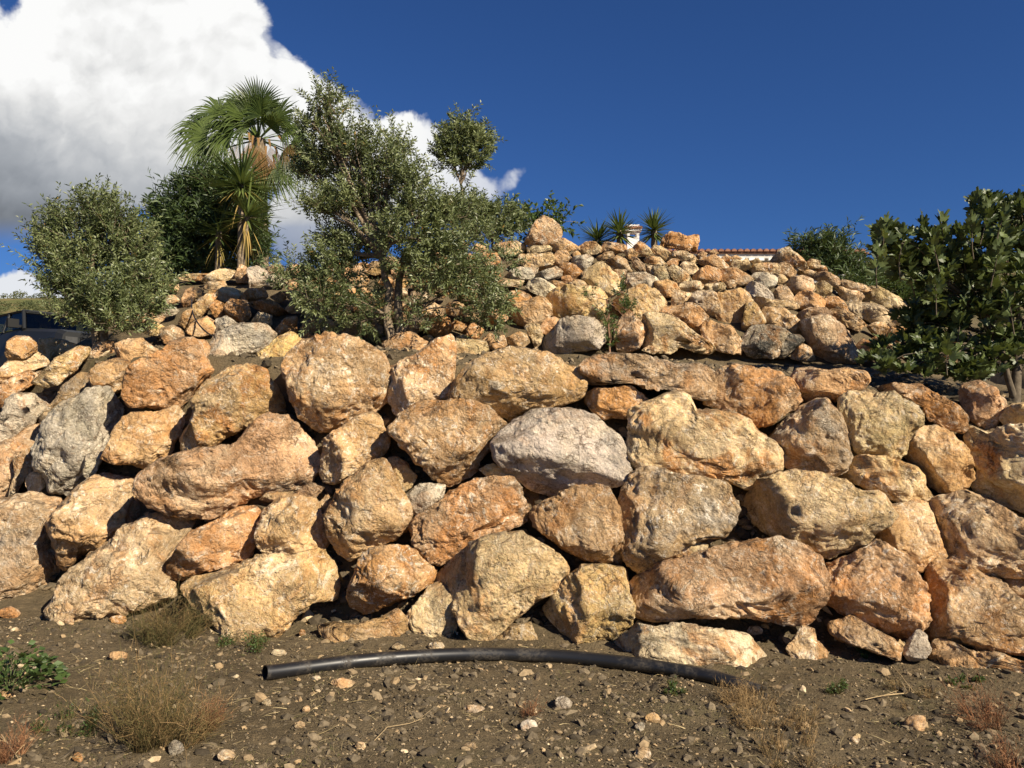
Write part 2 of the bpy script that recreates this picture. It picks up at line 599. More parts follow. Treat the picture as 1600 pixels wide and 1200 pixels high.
def pipe_material():
    m, g, bs, out = material('black_polyethylene')
    tc = g.new('ShaderNodeTexCoord')
    p = tc.outputs['Object']
    n1 = g.noise(p, 5.0, 7.0, 0.7, 0.3)
    n2 = g.noise(p, 60.0, 5.0, 0.7)
    dust = g.math('MULTIPLY', g.step(n1, 0.44, 0.66), g.step(n2, 0.36, 0.62))
    g.put(bs.inputs['Base Color'], g.mix(g.math('MULTIPLY', dust, 0.45), (0.011, 0.011, 0.012), (0.12, 0.095, 0.065)))
    g.put(bs.inputs['Roughness'], g.remap(dust, 0, 1, 0.40, 0.85))
    return m


M_PIPE = pipe_material()
M_WHITE = plain('white_render', (0.78, 0.76, 0.72), 0.9, 0.2, 0, 0.05, 3.0)
M_GREYWALL = plain('pale_render', (0.50, 0.48, 0.44), 0.9, 0.2, 0, 0.06, 3.0)
M_TILE = plain('clay_tile', (0.27, 0.135, 0.085), 0.9, 0.2, 0, 0.25, 6.0)
M_CARPAINT = plain('dark_car_paint', (0.020, 0.021, 0.022), 0.5, 0.25, 0.0, 0.1, 2.0)
M_RUBBER = plain('rubber', (0.012, 0.012, 0.012), 0.8, 0.3, 0, 0.2, 5.0)
M_CHROME = plain('metal_trim', (0.5, 0.5, 0.5), 0.3, 0.5, 0.9, 0.05, 5.0)
M_LAMPGLASS = plain('lamp_glass', (0.10, 0.10, 0.10), 0.15, 0.6, 0.3, 0.1, 20.0)
M_SEAT = plain('grey_upholstery', (0.10, 0.10, 0.105), 0.9, 0.2, 0, 0.2, 20.0)


def glass_material():
    m, g, bs, out = material('car_glass')
    gl = g.new('ShaderNodeBsdfGlossy')
    gl.inputs['Roughness'].default_value = 0.03
    tr = g.new('ShaderNodeBsdfTransparent')
    tr.inputs[0].default_value = (0.62, 0.66, 0.64, 1)
    mx = g.new('ShaderNodeMixShader')
    mx.inputs[0].default_value = 0.07
    g.l.new(tr.outputs[0], mx.inputs[1])
    g.l.new(gl.outputs[0], mx.inputs[2])
    g.l.new(mx.outputs[0], out.inputs[0])
    return m


M_GLASS = glass_material()

# ------------------------------------------------------------------ the lie of the land
def foot_y(X):
    return np.interp(X, [-9, -7, -5.2, -4.3, -3.2, -2, 0, 2, 4, 7, 12], [10.2, 8.9, 7.75, 7.25, 6.75, 6.5, 6.3, 6.15, 5.95, 5.7, 5.4])


def field_z(X):
    return -0.03 * np.clip(X, -6, 6)


def terrace_z(X):
    return np.interp(X, [-9, -5.2, -1.7, 0.6, 2.5, 4.4, 8], [2.42, 2.42, 2.36, 2.20, 2.08, 1.80, 1.55])


def upper_base_z(X):
    return np.interp(X, [-9, -5.5, -4.2, -1.5, 0.5, 2.5, 4.5, 7, 10], [2.35, 2.42, 2.70, 2.66, 2.55, 2.52, 2.40, 2.2, 1.9])


def crest_z(X):
    return np.interp(X, [-6, -4.7, -3.6, -2.27, -0.8, 0.5, 1.9, 3.3, 4.2, 4.7, 5.7, 6.2, 7.5],
                     [3.85, 3.96, 4.08, 4.22, 4.42, 4.42, 4.40, 4.22, 4.12, 3.96, 3.55, 3.35, 2.6])


def upper_base_y(X):
    return 9.5 + 0.10 * np.clip(X - 3.2, 0, 9) ** 2


def H(X, Y):
    """height of the stone faces: field, boulder wall, terrace, rubble wall, plateau, hills"""
    X = np.asarray(X, float)
    Y = np.asarray(Y, float)
    yf = foot_y(X)
    g0 = field_z(X)
    zt = terrace_z(X)
    zb = upper_base_z(X)
    yb = upper_base_y(X)
    apron = 0.10 * smooth(Y, yf - 0.75, yf + 0.15)
    r1 = np.clip((Y - yf) / 1.0, 0, 1)
    z = g0 + apron * (1 - r1) + (zt - g0) * r1
    z = z + (zb - zt) * np.clip((Y - yf - 1.0) / np.maximum(yb - yf - 1.0, 0.5), 0, 1)
    edge = smooth(X, -6.4, -5.3) * (1 - smooth(X, 6.0, 7.6))
    r2 = np.clip((Y - yb) / 2.5, 0, 1) ** 0.85
    z = z + (crest_z(X) - zb) * r2 * edge
    z = z + 0.02 * np.clip(Y - 12.2, 0, 20) * edge
    # the hills beyond
    y0 = np.interp(X, [-60, -14, -6, 9, 13, 60], [26, 26, 34, 34, 15, 15])
    top = np.interp(X, [-150, -63, 0, 20, 45, 150], [20, 20.5, 20, 24.5, 26.5, 30])
    r3 = np.clip((Y - y0) / (112 - y0), 0, 1) ** 0.92
    z = z + r3 * np.maximum(top - 2.5, 0) - 6.0 * smooth(Y, 125, 260)
    return z


def E(X, Y):
    """the earth itself lies a little behind the stone faces"""
    return H(X, np.asarray(Y, float) - 0.27 * smooth(Y, 5.2, 6.2))


def hit(px, py, fn=H, y0=3.0, y1=18.0):
    d = ray(px, py)
    Y = np.arange(y0, y1, 0.01)
    zr = CAM[2] + d[2] * Y
    hz = fn(d[0] * Y, Y)
    k = np.nonzero(zr <= hz)[0]
    return float(Y[k[0]]) if len(k) else None


def ground_noise(X, Y):
    q = np.stack([X, Y, np.zeros_like(X)], 1)
    near = 1 - smooth(Y, 14, 20)
    n = 0.030 * fbm(q * 1.3, 3) + 0.016 * fbm(q * 6.0, 3)
    far = 0.9 * fbm(q * 0.06, 4) * smooth(Y, 30, 60)
    mid = 0.06 * fbm(q * 0.9 + 5, 3) * smooth(Y, 6.0, 6.6) * near
    return n * (0.35 + 0.65 * near) + far + mid


def EN(X, Y):
    X = np.atleast_1d(np.asarray(X, float))
    Y = np.atleast_1d(np.asarray(Y, float))
    return E(X, Y) + ground_noise(X, Y)


def build_ground():
    def axis(parts):
        return np.unique(np.concatenate([np.arange(a, b, s) for a, b, s in parts]))
    xs = axis([(-900, -200, 70), (-200, -60, 10), (-60, -14, 2.0), (-14, -6, 0.25), (-6, 6, 0.06), (6, 14, 0.25),
               (14, 60, 2.0), (60, 200, 10), (200, 900, 70)])
    ys = axis([(-900, -60, 70), (-60, -6, 4), (-6, 2.6, 0.4), (2.6, 8.2, 0.035), (8.2, 13, 0.07), (13, 18, 0.3), (18, 125, 1.5),
               (125, 300, 15), (300, 1000, 70)])
    X, Y = np.meshgrid(xs, ys)
    x, y = X.ravel(), Y.ravel()
    z = EN(x, y)
    nx, ny = len(xs), len(ys)
    i = np.arange(nx * ny).reshape(ny, nx)
    f = np.stack([i[:-1, :-1], i[:-1, 1:], i[1:, 1:], i[1:, :-1]], -1).reshape(-1, 4)
    o = mesh_obj('ground', np.stack([x, y, z], 1), f, M_SOIL)
    o['kind'] = 'structure'


build_ground()

# ------------------------------------------------------------------ boulders
TINT = {  # rgb base colour, greyness
    'O': (0.51, 0.255, 0.090, 0.00), 'T': (0.54, 0.325, 0.145, 0.06), 'P': (0.53, 0.310, 0.155, 0.00),
    'C': (0.60, 0.430, 0.220, 0.08), 'Y': (0.60, 0.395, 0.160, 0.00), 'B': (0.43, 0.280, 0.145, 0.40),
    'G': (0.55, 0.475, 0.355, 0.50), 'S': (0.41, 0.345, 0.255, 0.85), 'W': (0.63, 0.495, 0.295, 0.02),
    'D': (0.080, 0.075, 0.066, 0.10),  # near-black: the fig tree's shade on two upper stones, put into their tint
}


def boulder(poly, code, parent, name, Yc, level=5, k=0.50, e=0.34, seed=0, facets=None, strata=None, rough=1.0, push=0.0, nf=8, grow=1.04):
    """a stone whose outline from the front is poly, standing at distance Yc, with real depth"""
    r = np.random.default_rng(seed + 1000)
    P = np.array(poly, float)
    P = P.mean(0) + (P - P.mean(0)) * grow
    x, y = P[:, 0], P[:, 1]
    x1, y1 = np.roll(x, -1), np.roll(y, -1)
    cr = x * y1 - x1 * y
    A = cr.sum() / 2
    cx, cy = ((x + x1) * cr).sum() / (6 * A), ((y + y1) * cr).sum() / (6 * A)
    C = at(cx, cy, Yc)
    w = C - CAM
    w /= np.linalg.norm(w)
    n = -w
    u = np.cross(w, (0, 0, 1.0))
    u /= np.linalg.norm(u)
    v = np.cross(u, w)
    pts = []
    for q in P:
        d = ray(q[0], q[1])
        t = np.dot(C - CAM, n) / np.dot(d, n)
        rel = CAM + d * t - C
        pts.append((np.dot(rel, u), np.dot(rel, v)))
    pts = np.array(pts)
    # radius of the outline as seen from its centre
    th = np.linspace(-math.pi, math.pi, 361)[:-1]
    D = np.stack([np.cos(th), np.sin(th)], 1)
    Rm = np.zeros(360)
    for a, b in zip(pts, np.roll(pts, -1, 0)):
        ed = b - a
        den = D[:, 0] * ed[1] - D[:, 1] * ed[0]
        den = np.where(np.abs(den) < 1e-9, 1e-9, den)
        t = (a[0] * ed[1] - a[1] * ed[0]) / den
        s = (a[0] * D[:, 1] - a[1] * D[:, 0]) / den
        ok = (t > 0) & (s >= -1e-6) & (s <= 1 + 1e-6)
        Rm = np.where(ok, np.maximum(Rm, t), Rm)
    ker = np.exp(-0.5 * (np.arange(-9, 10) / 1.4) ** 2)
    ker /= ker.sum()
    Rm = np.convolve(np.concatenate([Rm[-9:], Rm, Rm[:9]]), ker, 'valid')
    size = math.sqrt(abs(sum(pts[:, 0] * np.roll(pts[:, 1], -1) - pts[:, 1] * np.roll(pts[:, 0], -1))) / 2)
    S, fc = ico(level)
    phi = np.arccos(np.clip(S[:, 2], -1, 1))
    phi = math.pi * (phi / math.pi) ** 1.18
    theta = np.arctan2(S[:, 1], S[:, 0])
    rad = np.interp(theta, np.append(th, math.pi), np.append(Rm, Rm[0]))
    rho = np.sin(phi) ** e
    cz = np.cos(phi)
    T = size * k
    a = rad * rho * np.cos(theta)
    b = rad * rho * np.sin(theta)
    z = T * np.sign(cz) * np.abs(cz) ** e
    # flat broken faces
    fl = list(facets or [])
    a0 = r.uniform(0, 360)
    if not facets:                     # one broad broken face, two or three others meeting it in crisp edges
        fl.append((a0, r.uniform(4, 20), r.uniform(0.58, 0.70)))
        nb = r.integers(2, 4)
    else:
        nb = 2
    for i in range(nb):
        fl.append((a0 + 150 + i * 360.0 / 3.3 + r.uniform(-30, 30), r.uniform(30, 56), r.uniform(0.62, 0.80) if not facets else r.uniform(0.76, 0.88)))
    fz = z > -0.25 * T
    for (al, tau, d) in fl:
        al, tau = R(al), R(tau)
        nn = np.array((math.sin(tau) * math.cos(al), math.sin(tau) * math.sin(al), math.cos(tau)))
        s = a * nn[0] + b * nn[1] + z * nn[2]
        dd = s.max() * d
        zn = (dd - nn[0] * a - nn[1] * b) / nn[2]
        z = np.where(fz, np.minimum(z, np.maximum(zn, -0.55 * T)), z)
    p = np.stack([a, b, z], 1)
    # direction to push the surface along
    nv = np.stack([a / (rad ** 2 + 1e-6), b / (rad ** 2 + 1e-6), z / T ** 2], 1)
    nv /= np.linalg.norm(nv, axis=1, keepdims=True) + 1e-9
    so = r.uniform(0, 60, 3)
    q = p / size
    # split faces: shallow ledges that break along one direction of the bed
    ba = R(r.uniform(0, 180))
    qa = np.stack([q[:, 0] * math.cos(ba) + q[:, 1] * math.sin(ba), (-q[:, 0] * math.sin(ba) + q[:, 1] * math.cos(ba)) * 0.55, q[:, 2]], 1)
    disp = 0.026 * fbm(q * 1.9 + so, 3)
    st = (fbm(qa * 2.0 + so[::-1], 4, 0.5) + 1.5) * 3.0
    fr_ = st - np.floor(st)
    disp += 0.050 * (np.floor(st) + smooth(fr_, 0.72, 1.0) - 4.5) / 1.6 * rough
    disp += 0.022 * (fbm(qa * 4.5 + so, 4, 0.55, True) - 0.4) * rough
    if level >= 5:
        disp += 0.010 * fbm(q * 14 + so, 3, 0.6) * rough
        pm = np.clip(gnoise(q * 1.7 + so + 9) - 0.05, 0, 1)
        disp -= 0.085 * pm * np.clip(gnoise(q * 8.0 + so) - 0.18, 0, 1) * rough
    if strata:
        an, amp, fr = strata
        t = q[:, 0] * math.cos(R(an)) + q[:, 1] * math.sin(R(an))
        l = -q[:, 0] * math.sin(R(an)) + q[:, 1] * math.cos(R(an))
        qs = np.stack([t * fr, l * fr * 0.16, q[:, 2] * 1.5], 1)
        disp += amp * fbm(qs + so, 4, 0.6, True)
    edgefade = 0.45 + 0.55 * np.clip(np.abs(z) / T * 1.6, 0, 1)
    p = p + nv * (disp * size * edgefade)[:, None]
    wv = p[:, :1] * u + p[:, 1:2] * v + p[:, 2:] * n
    loc = C + w * push
    o = mesh_obj(name, wv, fc, M_STONE, parent, True, loc)
    t = TINT[code]
    j = r.uniform(0.90, 1.10)
    o.color = (t[0] * j, t[1] * j * r.uniform(0.96, 1.04), t[2] * j * r.uniform(0.93, 1.07), np.clip(t[3] + r.uniform(-0.08, 0.08), 0, 1))
    return o


def pl(s):
    a = [float(x) for x in s.replace(',', ' ').split()]
    return list(zip(a[::2], a[1::2]))


# outline of each boulder of the front wall, its colour code and, where it matters, its broken faces
FRONT = [
    ('8,552 12,535 25,527 45,526 55,535 58,548 40,560 15,562', 'O', {}),
    ('62,550 62,530 80,529 100,532 123,540 107,549 93,558 83,568 70,563', 'C', {}),
    ('140,543 123,541 108,549 95,558 80,570 60,587 50,597 72,605 95,600 110,585 125,570 138,556', 'Y', {}),
    ('-25,582 0,575 15,562 35,553 50,548 62,552 72,562 78,570 55,577 35,580 28,587 10,597 -25,600', 'T', {}),
    ('-40,606 0,602 20,590 40,581 58,578 72,578 60,592 48,602 35,610 15,624 0,636 -40,642', 'O', {}),
    ('140,548 150,536 170,533 180,535 184,545 180,562 160,570 142,566', 'O', {}),
    ('180,538 200,530 220,529 235,538 250,550 237,566 205,577 188,566', 'T', {}),
    ('143,582 150,572 165,564 180,560 200,565 209,576 199,592 197,606 180,613 155,609 143,597', 'T', {}),
    ('196,592 203,575 222,565 245,556 262,540 285,531 318,532 328,545 323,560 329,577 322,597 300,621 275,641 255,639 230,633 205,633 195,615', 'O', {}),
    ('324,551 337,524 378,510 412,509 432,524 428,537 405,546 381,556 354,571 337,575 325,566', 'G', {'push': -0.12}),
    ('402,552 415,544 435,527 452,518 473,531 469,547 449,564 418,574 405,564', 'Y', {'push': -0.1}),
    ('447,578 454,558 481,536 508,528 542,534 575,542 596,558 604,578 602,598 596,622 575,645 542,659 515,669 491,666 471,652 457,628 451,601', 'P', {'facets': [(80, 8, 0.86), (-75, 48, 0.78)]}),
    ('597,537 616,527 640,518 667,536 656,551 633,561 616,571 602,554', 'T', {}),
    ('607,591 613,574 643,558 670,541 702,530 706,544 705,585 704,620 680,625 660,635 630,654 616,639 607,615', 'T', {'facets': [(60, 10, 0.80), (190, 42, 0.8)]}),
    ('707,541 714,529 758,534 763,547 751,558 724,571 709,573', 'C', {}),
    ('707,625 717,591 738,571 761,551 798,542 832,546 869,564 903,581 911,598 903,622 873,632 835,645 798,659 771,649 738,635 721,634', 'T', {'facets': [(75, 25, 0.78), (-85, 50, 0.66)]}),
    ('911,581 925,561 962,553 989,556 1019,559 1050,569 1090,569 1110,578 1117,598 1114,622 1087,623 1063,615 1036,607 1009,605 975,598 948,601 915,603', 'B', {'k': 0.8}),
    ('915,612 935,606 982,606 1002,615 1013,628 996,645 975,655 948,654 928,642 916,628', 'O', {}),
    ('1117,591 1124,578 1154,573 1195,574 1218,583 1235,605 1248,625 1235,640 1205,655 1175,669 1158,659 1141,642 1107,630 1114,608', 'O', {}),
    ('1237,592 1247,578 1269,576 1294,581 1325,576 1350,582 1359,595 1350,608 1331,614 1316,623 1303,629 1287,623 1256,628 1244,611', 'T', {}),
    ('1372,611 1381,603 1406,600 1441,603 1469,620 1494,632 1511,651 1509,670 1500,675 1475,667 1450,654 1441,636 1412,622 1381,617', 'O', {}),
    ('1498,614 1506,601 1531,597 1553,606 1569,626 1569,645 1550,668 1528,664 1512,645 1500,626', 'P', {}),
    ('1562,655 1575,635 1600,630 1640,632 1640,672 1600,675 1575,672', 'C', {}),
    ('-40,664 0,655 12,628 22,620 50,617 75,612 88,610 82,625 70,640 60,650 50,662 35,668 20,682 0,692 -40,692', 'G', {'strata': (60, 0.02, 7)}),
    ('72,640 85,625 100,605 122,585 140,583 146,600 140,615 130,620 122,628 108,640 90,655 80,664 64,664 62,652', 'B', {'strata': (60, 0.02, 7)}),
    ('80,655 95,640 112,630 130,617 145,611 168,610 176,625 189,643 183,665 172,682 155,702 142,713 133,735 128,757 112,771 95,767 78,763 72,741 60,726 58,702 68,680', 'S', {'strata': (-35, 0.035, 9), 'facets': [(175, 26, 0.72), (15, 35, 0.8)]}),
    ('164,713 179,686 196,655 236,645 270,639 285,649 283,669 270,689 260,713 233,730 202,725 175,720', 'T', {'facets': [(185, 40, 0.8), (60, 14, 0.8)]}),
    ('285,703 287,679 300,655 310,628 324,598 354,578 398,571 415,581 425,605 439,628 445,645 422,650 402,660 371,673 344,688 314,700 294,708', 'T', {'facets': [(110, 24, 0.8)]}),
    ('219,750 230,733 257,720 287,713 317,703 358,696 375,686 392,666 419,654 449,654 473,669 486,686 496,716 496,736 473,760 439,768 405,775 371,786 338,803 304,804 267,797 236,781 221,764', 'P', {'k': 0.42, 'facets': [(60, 10, 0.80), (-80, 45, 0.72)]}),
    ('501,736 503,710 511,686 535,669 559,652 579,644 592,652 602,676 607,696 599,713 569,728 545,743 525,754 508,750', 'T', {}),
    ('613,669 636,650 660,635 687,634 731,637 761,645 785,666 771,686 764,703 748,718 744,735 724,749 700,757 680,747 653,723 633,696 616,681', 'T', {'facets': [(70, 16, 0.80), (-70, 40, 0.75)]}),
    ('775,696 788,676 808,657 834,642 861,639 898,637 925,649 948,669 969,682 977,703 980,736 969,750 935,760 894,767 857,775 830,764 807,745 782,718', 'G', {'facets': [(70, 18, 0.76), (-95, 46, 0.64), (20, 22, 0.84)], 'rough': 0.6, 'nf': 4}),
    ('981,689 984,669 996,645 1019,632 1043,620 1070,618 1083,628 1087,645 1114,649 1141,652 1164,662 1175,676 1202,689 1213,706 1208,733 1188,750 1164,764 1144,754 1110,746 1070,742 1033,736 1002,733 987,716', 'C', {'facets': [(80, 10, 0.80)], 'k': 0.42}),
    ('1203,689 1225,661 1247,639 1275,625 1291,625 1303,639 1316,661 1325,689 1329,711 1316,732 1291,741 1269,737 1241,733 1216,724', 'B', {'facets': [(160, 34, 0.74), (10, 20, 0.82)]}),
    ('1316,629 1331,615 1359,613 1387,617 1412,629 1442,643 1437,664 1419,680 1412,704 1394,716 1369,714 1341,706 1325,689 1319,658', 'C', {'facets': [(60, 12, 0.78)], 'strata': (-35, 0.012, 6)}),
    ('1414,708 1422,686 1441,670 1462,665 1484,676 1506,698 1520,720 1522,745 1512,761 1491,772 1469,770 1453,761 1441,739 1422,723', 'T', {}),
    ('1508,692 1515,672 1525,666 1540,680 1560,672 1600,671 1670,680 1670,795 1600,798 1565,789 1530,773 1520,757 1525,735 1520,712', 'C', {'facets': [(110, 18, 0.8), (-110, 45, 0.75)]}),
    ('1300,739 1316,723 1341,717 1375,717 1406,720 1431,729 1444,745 1442,758 1456,776 1441,784 1416,787 1391,784 1366,769 1344,758 1319,750', 'Y', {'k': 0.7}),
    ('-40,704 0,698 15,688 28,680 38,670 62,667 66,690 58,700 45,705 30,712 22,725 25,750 15,775 0,783 -40,783', 'P', {'strata': (-40, 0.03, 6)}),
    ('20,720 35,708 55,698 58,712 56,728 48,738 38,750 30,764 22,780 13,779 18,755 24,742', 'C', {}),
    ('44,742 55,735 66,733 73,742 70,760 60,769 46,769 40,755', 'W', {'push': -0.08}),
    ('135,712 148,705 160,706 158,722 150,740 138,751 130,740 132,725', 'G', {'push': -0.1}),
    ('-40,787 0,784 30,778 57,774 72,785 90,786 93,796 80,811 76,830 78,850 85,868 92,882 106,891 98,906 85,922 65,932 40,939 15,937 -40,945', 'B', {'strata': (-30, 0.02, 6), 'facets': [(190, 20, 0.8), (-40, 36, 0.76)]}),
    ('75,817 82,802 100,787 120,767 140,752 160,744 190,744 208,748 222,752 224,772 214,800 200,821 175,832 160,848 142,858 120,871 115,883 105,886 95,878 85,853 78,836', 'T', {'rough': 1.3}),
    ('78,949 91,936 101,909 125,885 162,858 189,831 236,811 270,804 301,810 294,828 277,847 264,866 257,886 263,909 262,930 209,947 159,962 111,966 91,970', 'C', {'strata': (-35, 0.028, 6), 'facets': [(150, 30, 0.75), (30, 25, 0.8)]}),
    ('263,892 267,875 283,851 304,828 338,813 351,801 371,792 398,791 405,814 399,841 389,868 358,880 324,891 287,904 268,903', 'O', {}),
    ('400,838 405,818 422,794 442,777 472,777 499,786 504,808 511,824 511,845 499,859 472,866 445,869 429,878 415,873 402,856', 'T', {'rough': 1.2}),
    ('511,801 528,767 552,747 575,726 599,721 609,736 619,767 633,786 636,817 616,838 589,858 548,872 528,858 515,831', 'T', {'facets': [(190, 32, 0.8), (-80, 38, 0.78)]}),
    ('607,716 623,714 636,726 650,743 643,760 630,771 616,760 608,737', 'C', {}),
    ('634,774 650,760 670,754 695,758 692,777 677,795 657,807 636,798', 'G', {'facets': [(200, 40, 0.7)]}),
    ('643,821 656,804 687,784 714,767 741,755 771,749 796,749 806,770 826,801 818,815 791,829 764,839 737,852 710,869 690,878 667,873 646,849', 'O', {'rough': 1.25}),
    ('748,733 771,726 794,738 788,748 764,748', 'C', {'push': -0.1}),
    ('834,808 839,794 868,777 898,768 928,763 952,770 960,791 966,818 973,851 973,872 965,881 935,878 901,869 874,856 854,832', 'T', {'facets': [(95, 12, 0.78), (175, 44, 0.8)]}),
    ('969,797 975,767 989,743 1019,737 1056,742 1097,747 1127,760 1138,780 1144,801 1135,818 1124,838 1097,842 1070,852 1043,873 1002,889 988,879 979,851', 'B', {'facets': [(170, 45, 0.82), (20, 14, 0.8)]}),
    ('1044,862 1063,851 1087,847 1106,851 1100,866 1070,873 1050,873', 'C', {'push': -0.12}),
    ('1151,798 1162,779 1181,757 1216,751 1244,742 1275,742 1300,748 1325,761 1344,770 1369,768 1387,786 1401,804 1394,818 1372,827 1350,846 1319,863 1287,871 1269,862 1259,846 1225,837 1188,821 1159,812', 'C', {'facets': [(215, 40, 0.68), (75, 14, 0.8), (-60, 36, 0.8)], 'k': 0.5}),
    ('1381,807 1400,789 1428,782 1450,786 1459,811 1469,839 1475,867 1459,877 1437,887 1412,877 1391,868 1372,852 1367,836', 'T', {}),
    ('1453,782 1475,776 1509,769 1531,782 1569,801 1600,817 1660,842 1660,892 1600,899 1569,897 1547,899 1519,887 1481,868 1472,842 1459,807', 'C', {'strata': (-35, 0.015, 7), 'facets': [(100, 18, 0.76), (190, 42, 0.8)]}),
    ('287,915 304,902 354,889 398,878 439,872 479,865 507,861 520,885 527,915 521,941 489,940 455,958 429,992 405,996 381,1003 354,996 330,978 304,946', 'Y', {'facets': [(85, 10, 0.76), (200, 38, 0.82)], 'k': 0.5}),
    ('544,931 555,902 572,868 602,857 636,857 663,882 684,888 673,914 643,931 609,944 572,955 551,948', 'O', {'facets': [(50, 22, 0.76), (-110, 55, 0.62)], 'nf': 4}),
    ('632,965 653,942 670,919 687,909 704,929 711,956 711,985 694,1003 670,999 648,990', 'C', {}),
    ('500,976 528,972 559,977 589,968 619,952 630,966 637,988 620,993 616,1010 586,1014 545,1012 518,1004 504,992', 'T', {'push': -0.18}),
    ('679,906 704,878 738,851 768,838 815,833 835,845 866,865 887,888 883,906 862,927 835,941 815,958 791,978 758,1004 735,990 713,951 696,927', 'C', {'facets': [(165, 58, 0.62), (30, 8, 0.80), (-50, 30, 0.84)], 'nf': 4, 'rough': 0.7}),
    ('850,950 868,929 888,902 911,885 942,880 973,888 978,915 985,946 980,975 952,995 928,1003 898,1001 876,986 856,962', 'Y', {'facets': [(200, 48, 0.66), (40, 14, 0.8)]}),
    ('772,998 798,980 829,972 843,1009 829,1020 798,1019 776,1013', 'C', {'push': -0.1}),
    ('981,929 996,905 1026,882 1070,872 1121,860 1158,855 1181,845 1215,838 1252,848 1279,868 1290,895 1294,922 1280,948 1252,972 1215,975 1171,962 1130,956 1070,962 1030,967 1002,960 985,944', 'P', {'facets': [(80, 9, 0.78), (-85, 50, 0.78)], 'k': 0.42}),
    ('1287,895 1294,882 1325,873 1350,861 1369,846 1387,864 1412,876 1431,895 1444,920 1450,951 1441,971 1425,988 1406,996 1381,988 1350,966 1325,956 1297,944 1288,920', 'O', {'facets': [(75, 12, 0.82), (-100, 48, 0.72)], 'rough': 1.25}),
    ('1440,982 1446,945 1446,904 1469,878 1494,878 1531,897 1562,913 1587,936 1660,980 1660,1030 1600,1021 1562,1013 1516,1003 1478,997 1453,1003', 'T', {'facets': [(180, 56, 0.72), (50, 10, 0.78)], 'nf': 4}),
    ('945,1016 982,993 1009,979 1033,985 1063,982 1097,989 1127,987 1158,992 1172,1010 1192,1030 1183,1050 1144,1046 1104,1044 1056,1046 1002,1040 960,1036', 'W', {'push': -0.22, 'strata': (10, 0.02, 8)}),
    ('1229,1013 1247,989 1253,978 1272,985 1276,1001 1293,1017 1290,1034 1275,1042 1262,1052 1242,1050 1235,1025', 'T', {'push': -0.12}),
    ('1298,973 1331,962 1359,981 1387,994 1408,1011 1404,1034 1381,1024 1350,1014 1316,1001 1299,988', 'T', {'push': -0.12}),
    ('1411,1014 1425,992 1434,981 1448,995 1454,1017 1441,1032 1418,1031', 'G', {'push': -0.14}),
    ('1446,1040 1453,1017 1466,1000 1484,1000 1516,1016 1553,1022 1600,1035 1660,1050 1660,1066 1600,1058 1562,1056 1531,1060 1509,1066 1475,1056', 'T', {'push': -0.15, 'rough': 1.3}),
    ('460,770 486,754 507,762 492,779 470,780', 'B', {}),
    ('838,985 850,963 872,985 892,1000 872,1008 843,1008', 'S', {'push': 0.12}),
    ('1563,906 1590,899 1615,910 1615,938 1588,934', 'B', {}),
    ('-40,700 0,694 20,686 30,676 22,668 0,672 -40,680', 'S', {'push': 0.1}),
    ('1185,700 1205,690 1215,715 1205,735 1188,728', 'B', {'push': 0.12}),
    ('495,792 512,770 520,790 510,820 500,810', 'B', {'push': 0.12}),
    ('430,760 465,766 455,780 420,785 405,780', 'B', {'push': 0.18}),
    ('700,880 735,862 760,850 740,880 715,905', 'B', {'push': 0.25}),
]

wall = thing('boulder_wall', 'lower dry-laid retaining wall of big orange and cream boulders behind the black pipe', 'wall', (0, 6.6, 0))
wall.location = (0, 6.6, 0)


def adopt(o, parent):
    """keep world placement while parenting to a moved empty"""
    o.parent = parent
    o.matrix_parent_inverse = Matrix.Translation(parent.location).inverted()


BIG = {}
for i, (s, code, kw) in enumerate(FRONT):
    P = pl(s)
    a = np.array(P)
    cx, cy = a[:, 0].mean(), a[:, 1].mean()
    area = 0.5 * abs(np.dot(a[:, 0], np.roll(a[:, 1], 1)) - np.dot(a[:, 1], np.roll(a[:, 0], 1)))
    Y = hit(np.clip(cx, -100, 1700), min(cy, 1015))
    # stones low in the wall stand on its foot
    foot = float(foot_y((cx - 800) / 1270 * 6.3))
    Y = max(Y or foot, foot + 0.05)
    lvl = 6 if area > 6200 else 5
    o = boulder(P, code, None, 'boulder', Y + 0.06, level=lvl, seed=i * 7 + 3, **kw)
    adopt(o, wall)

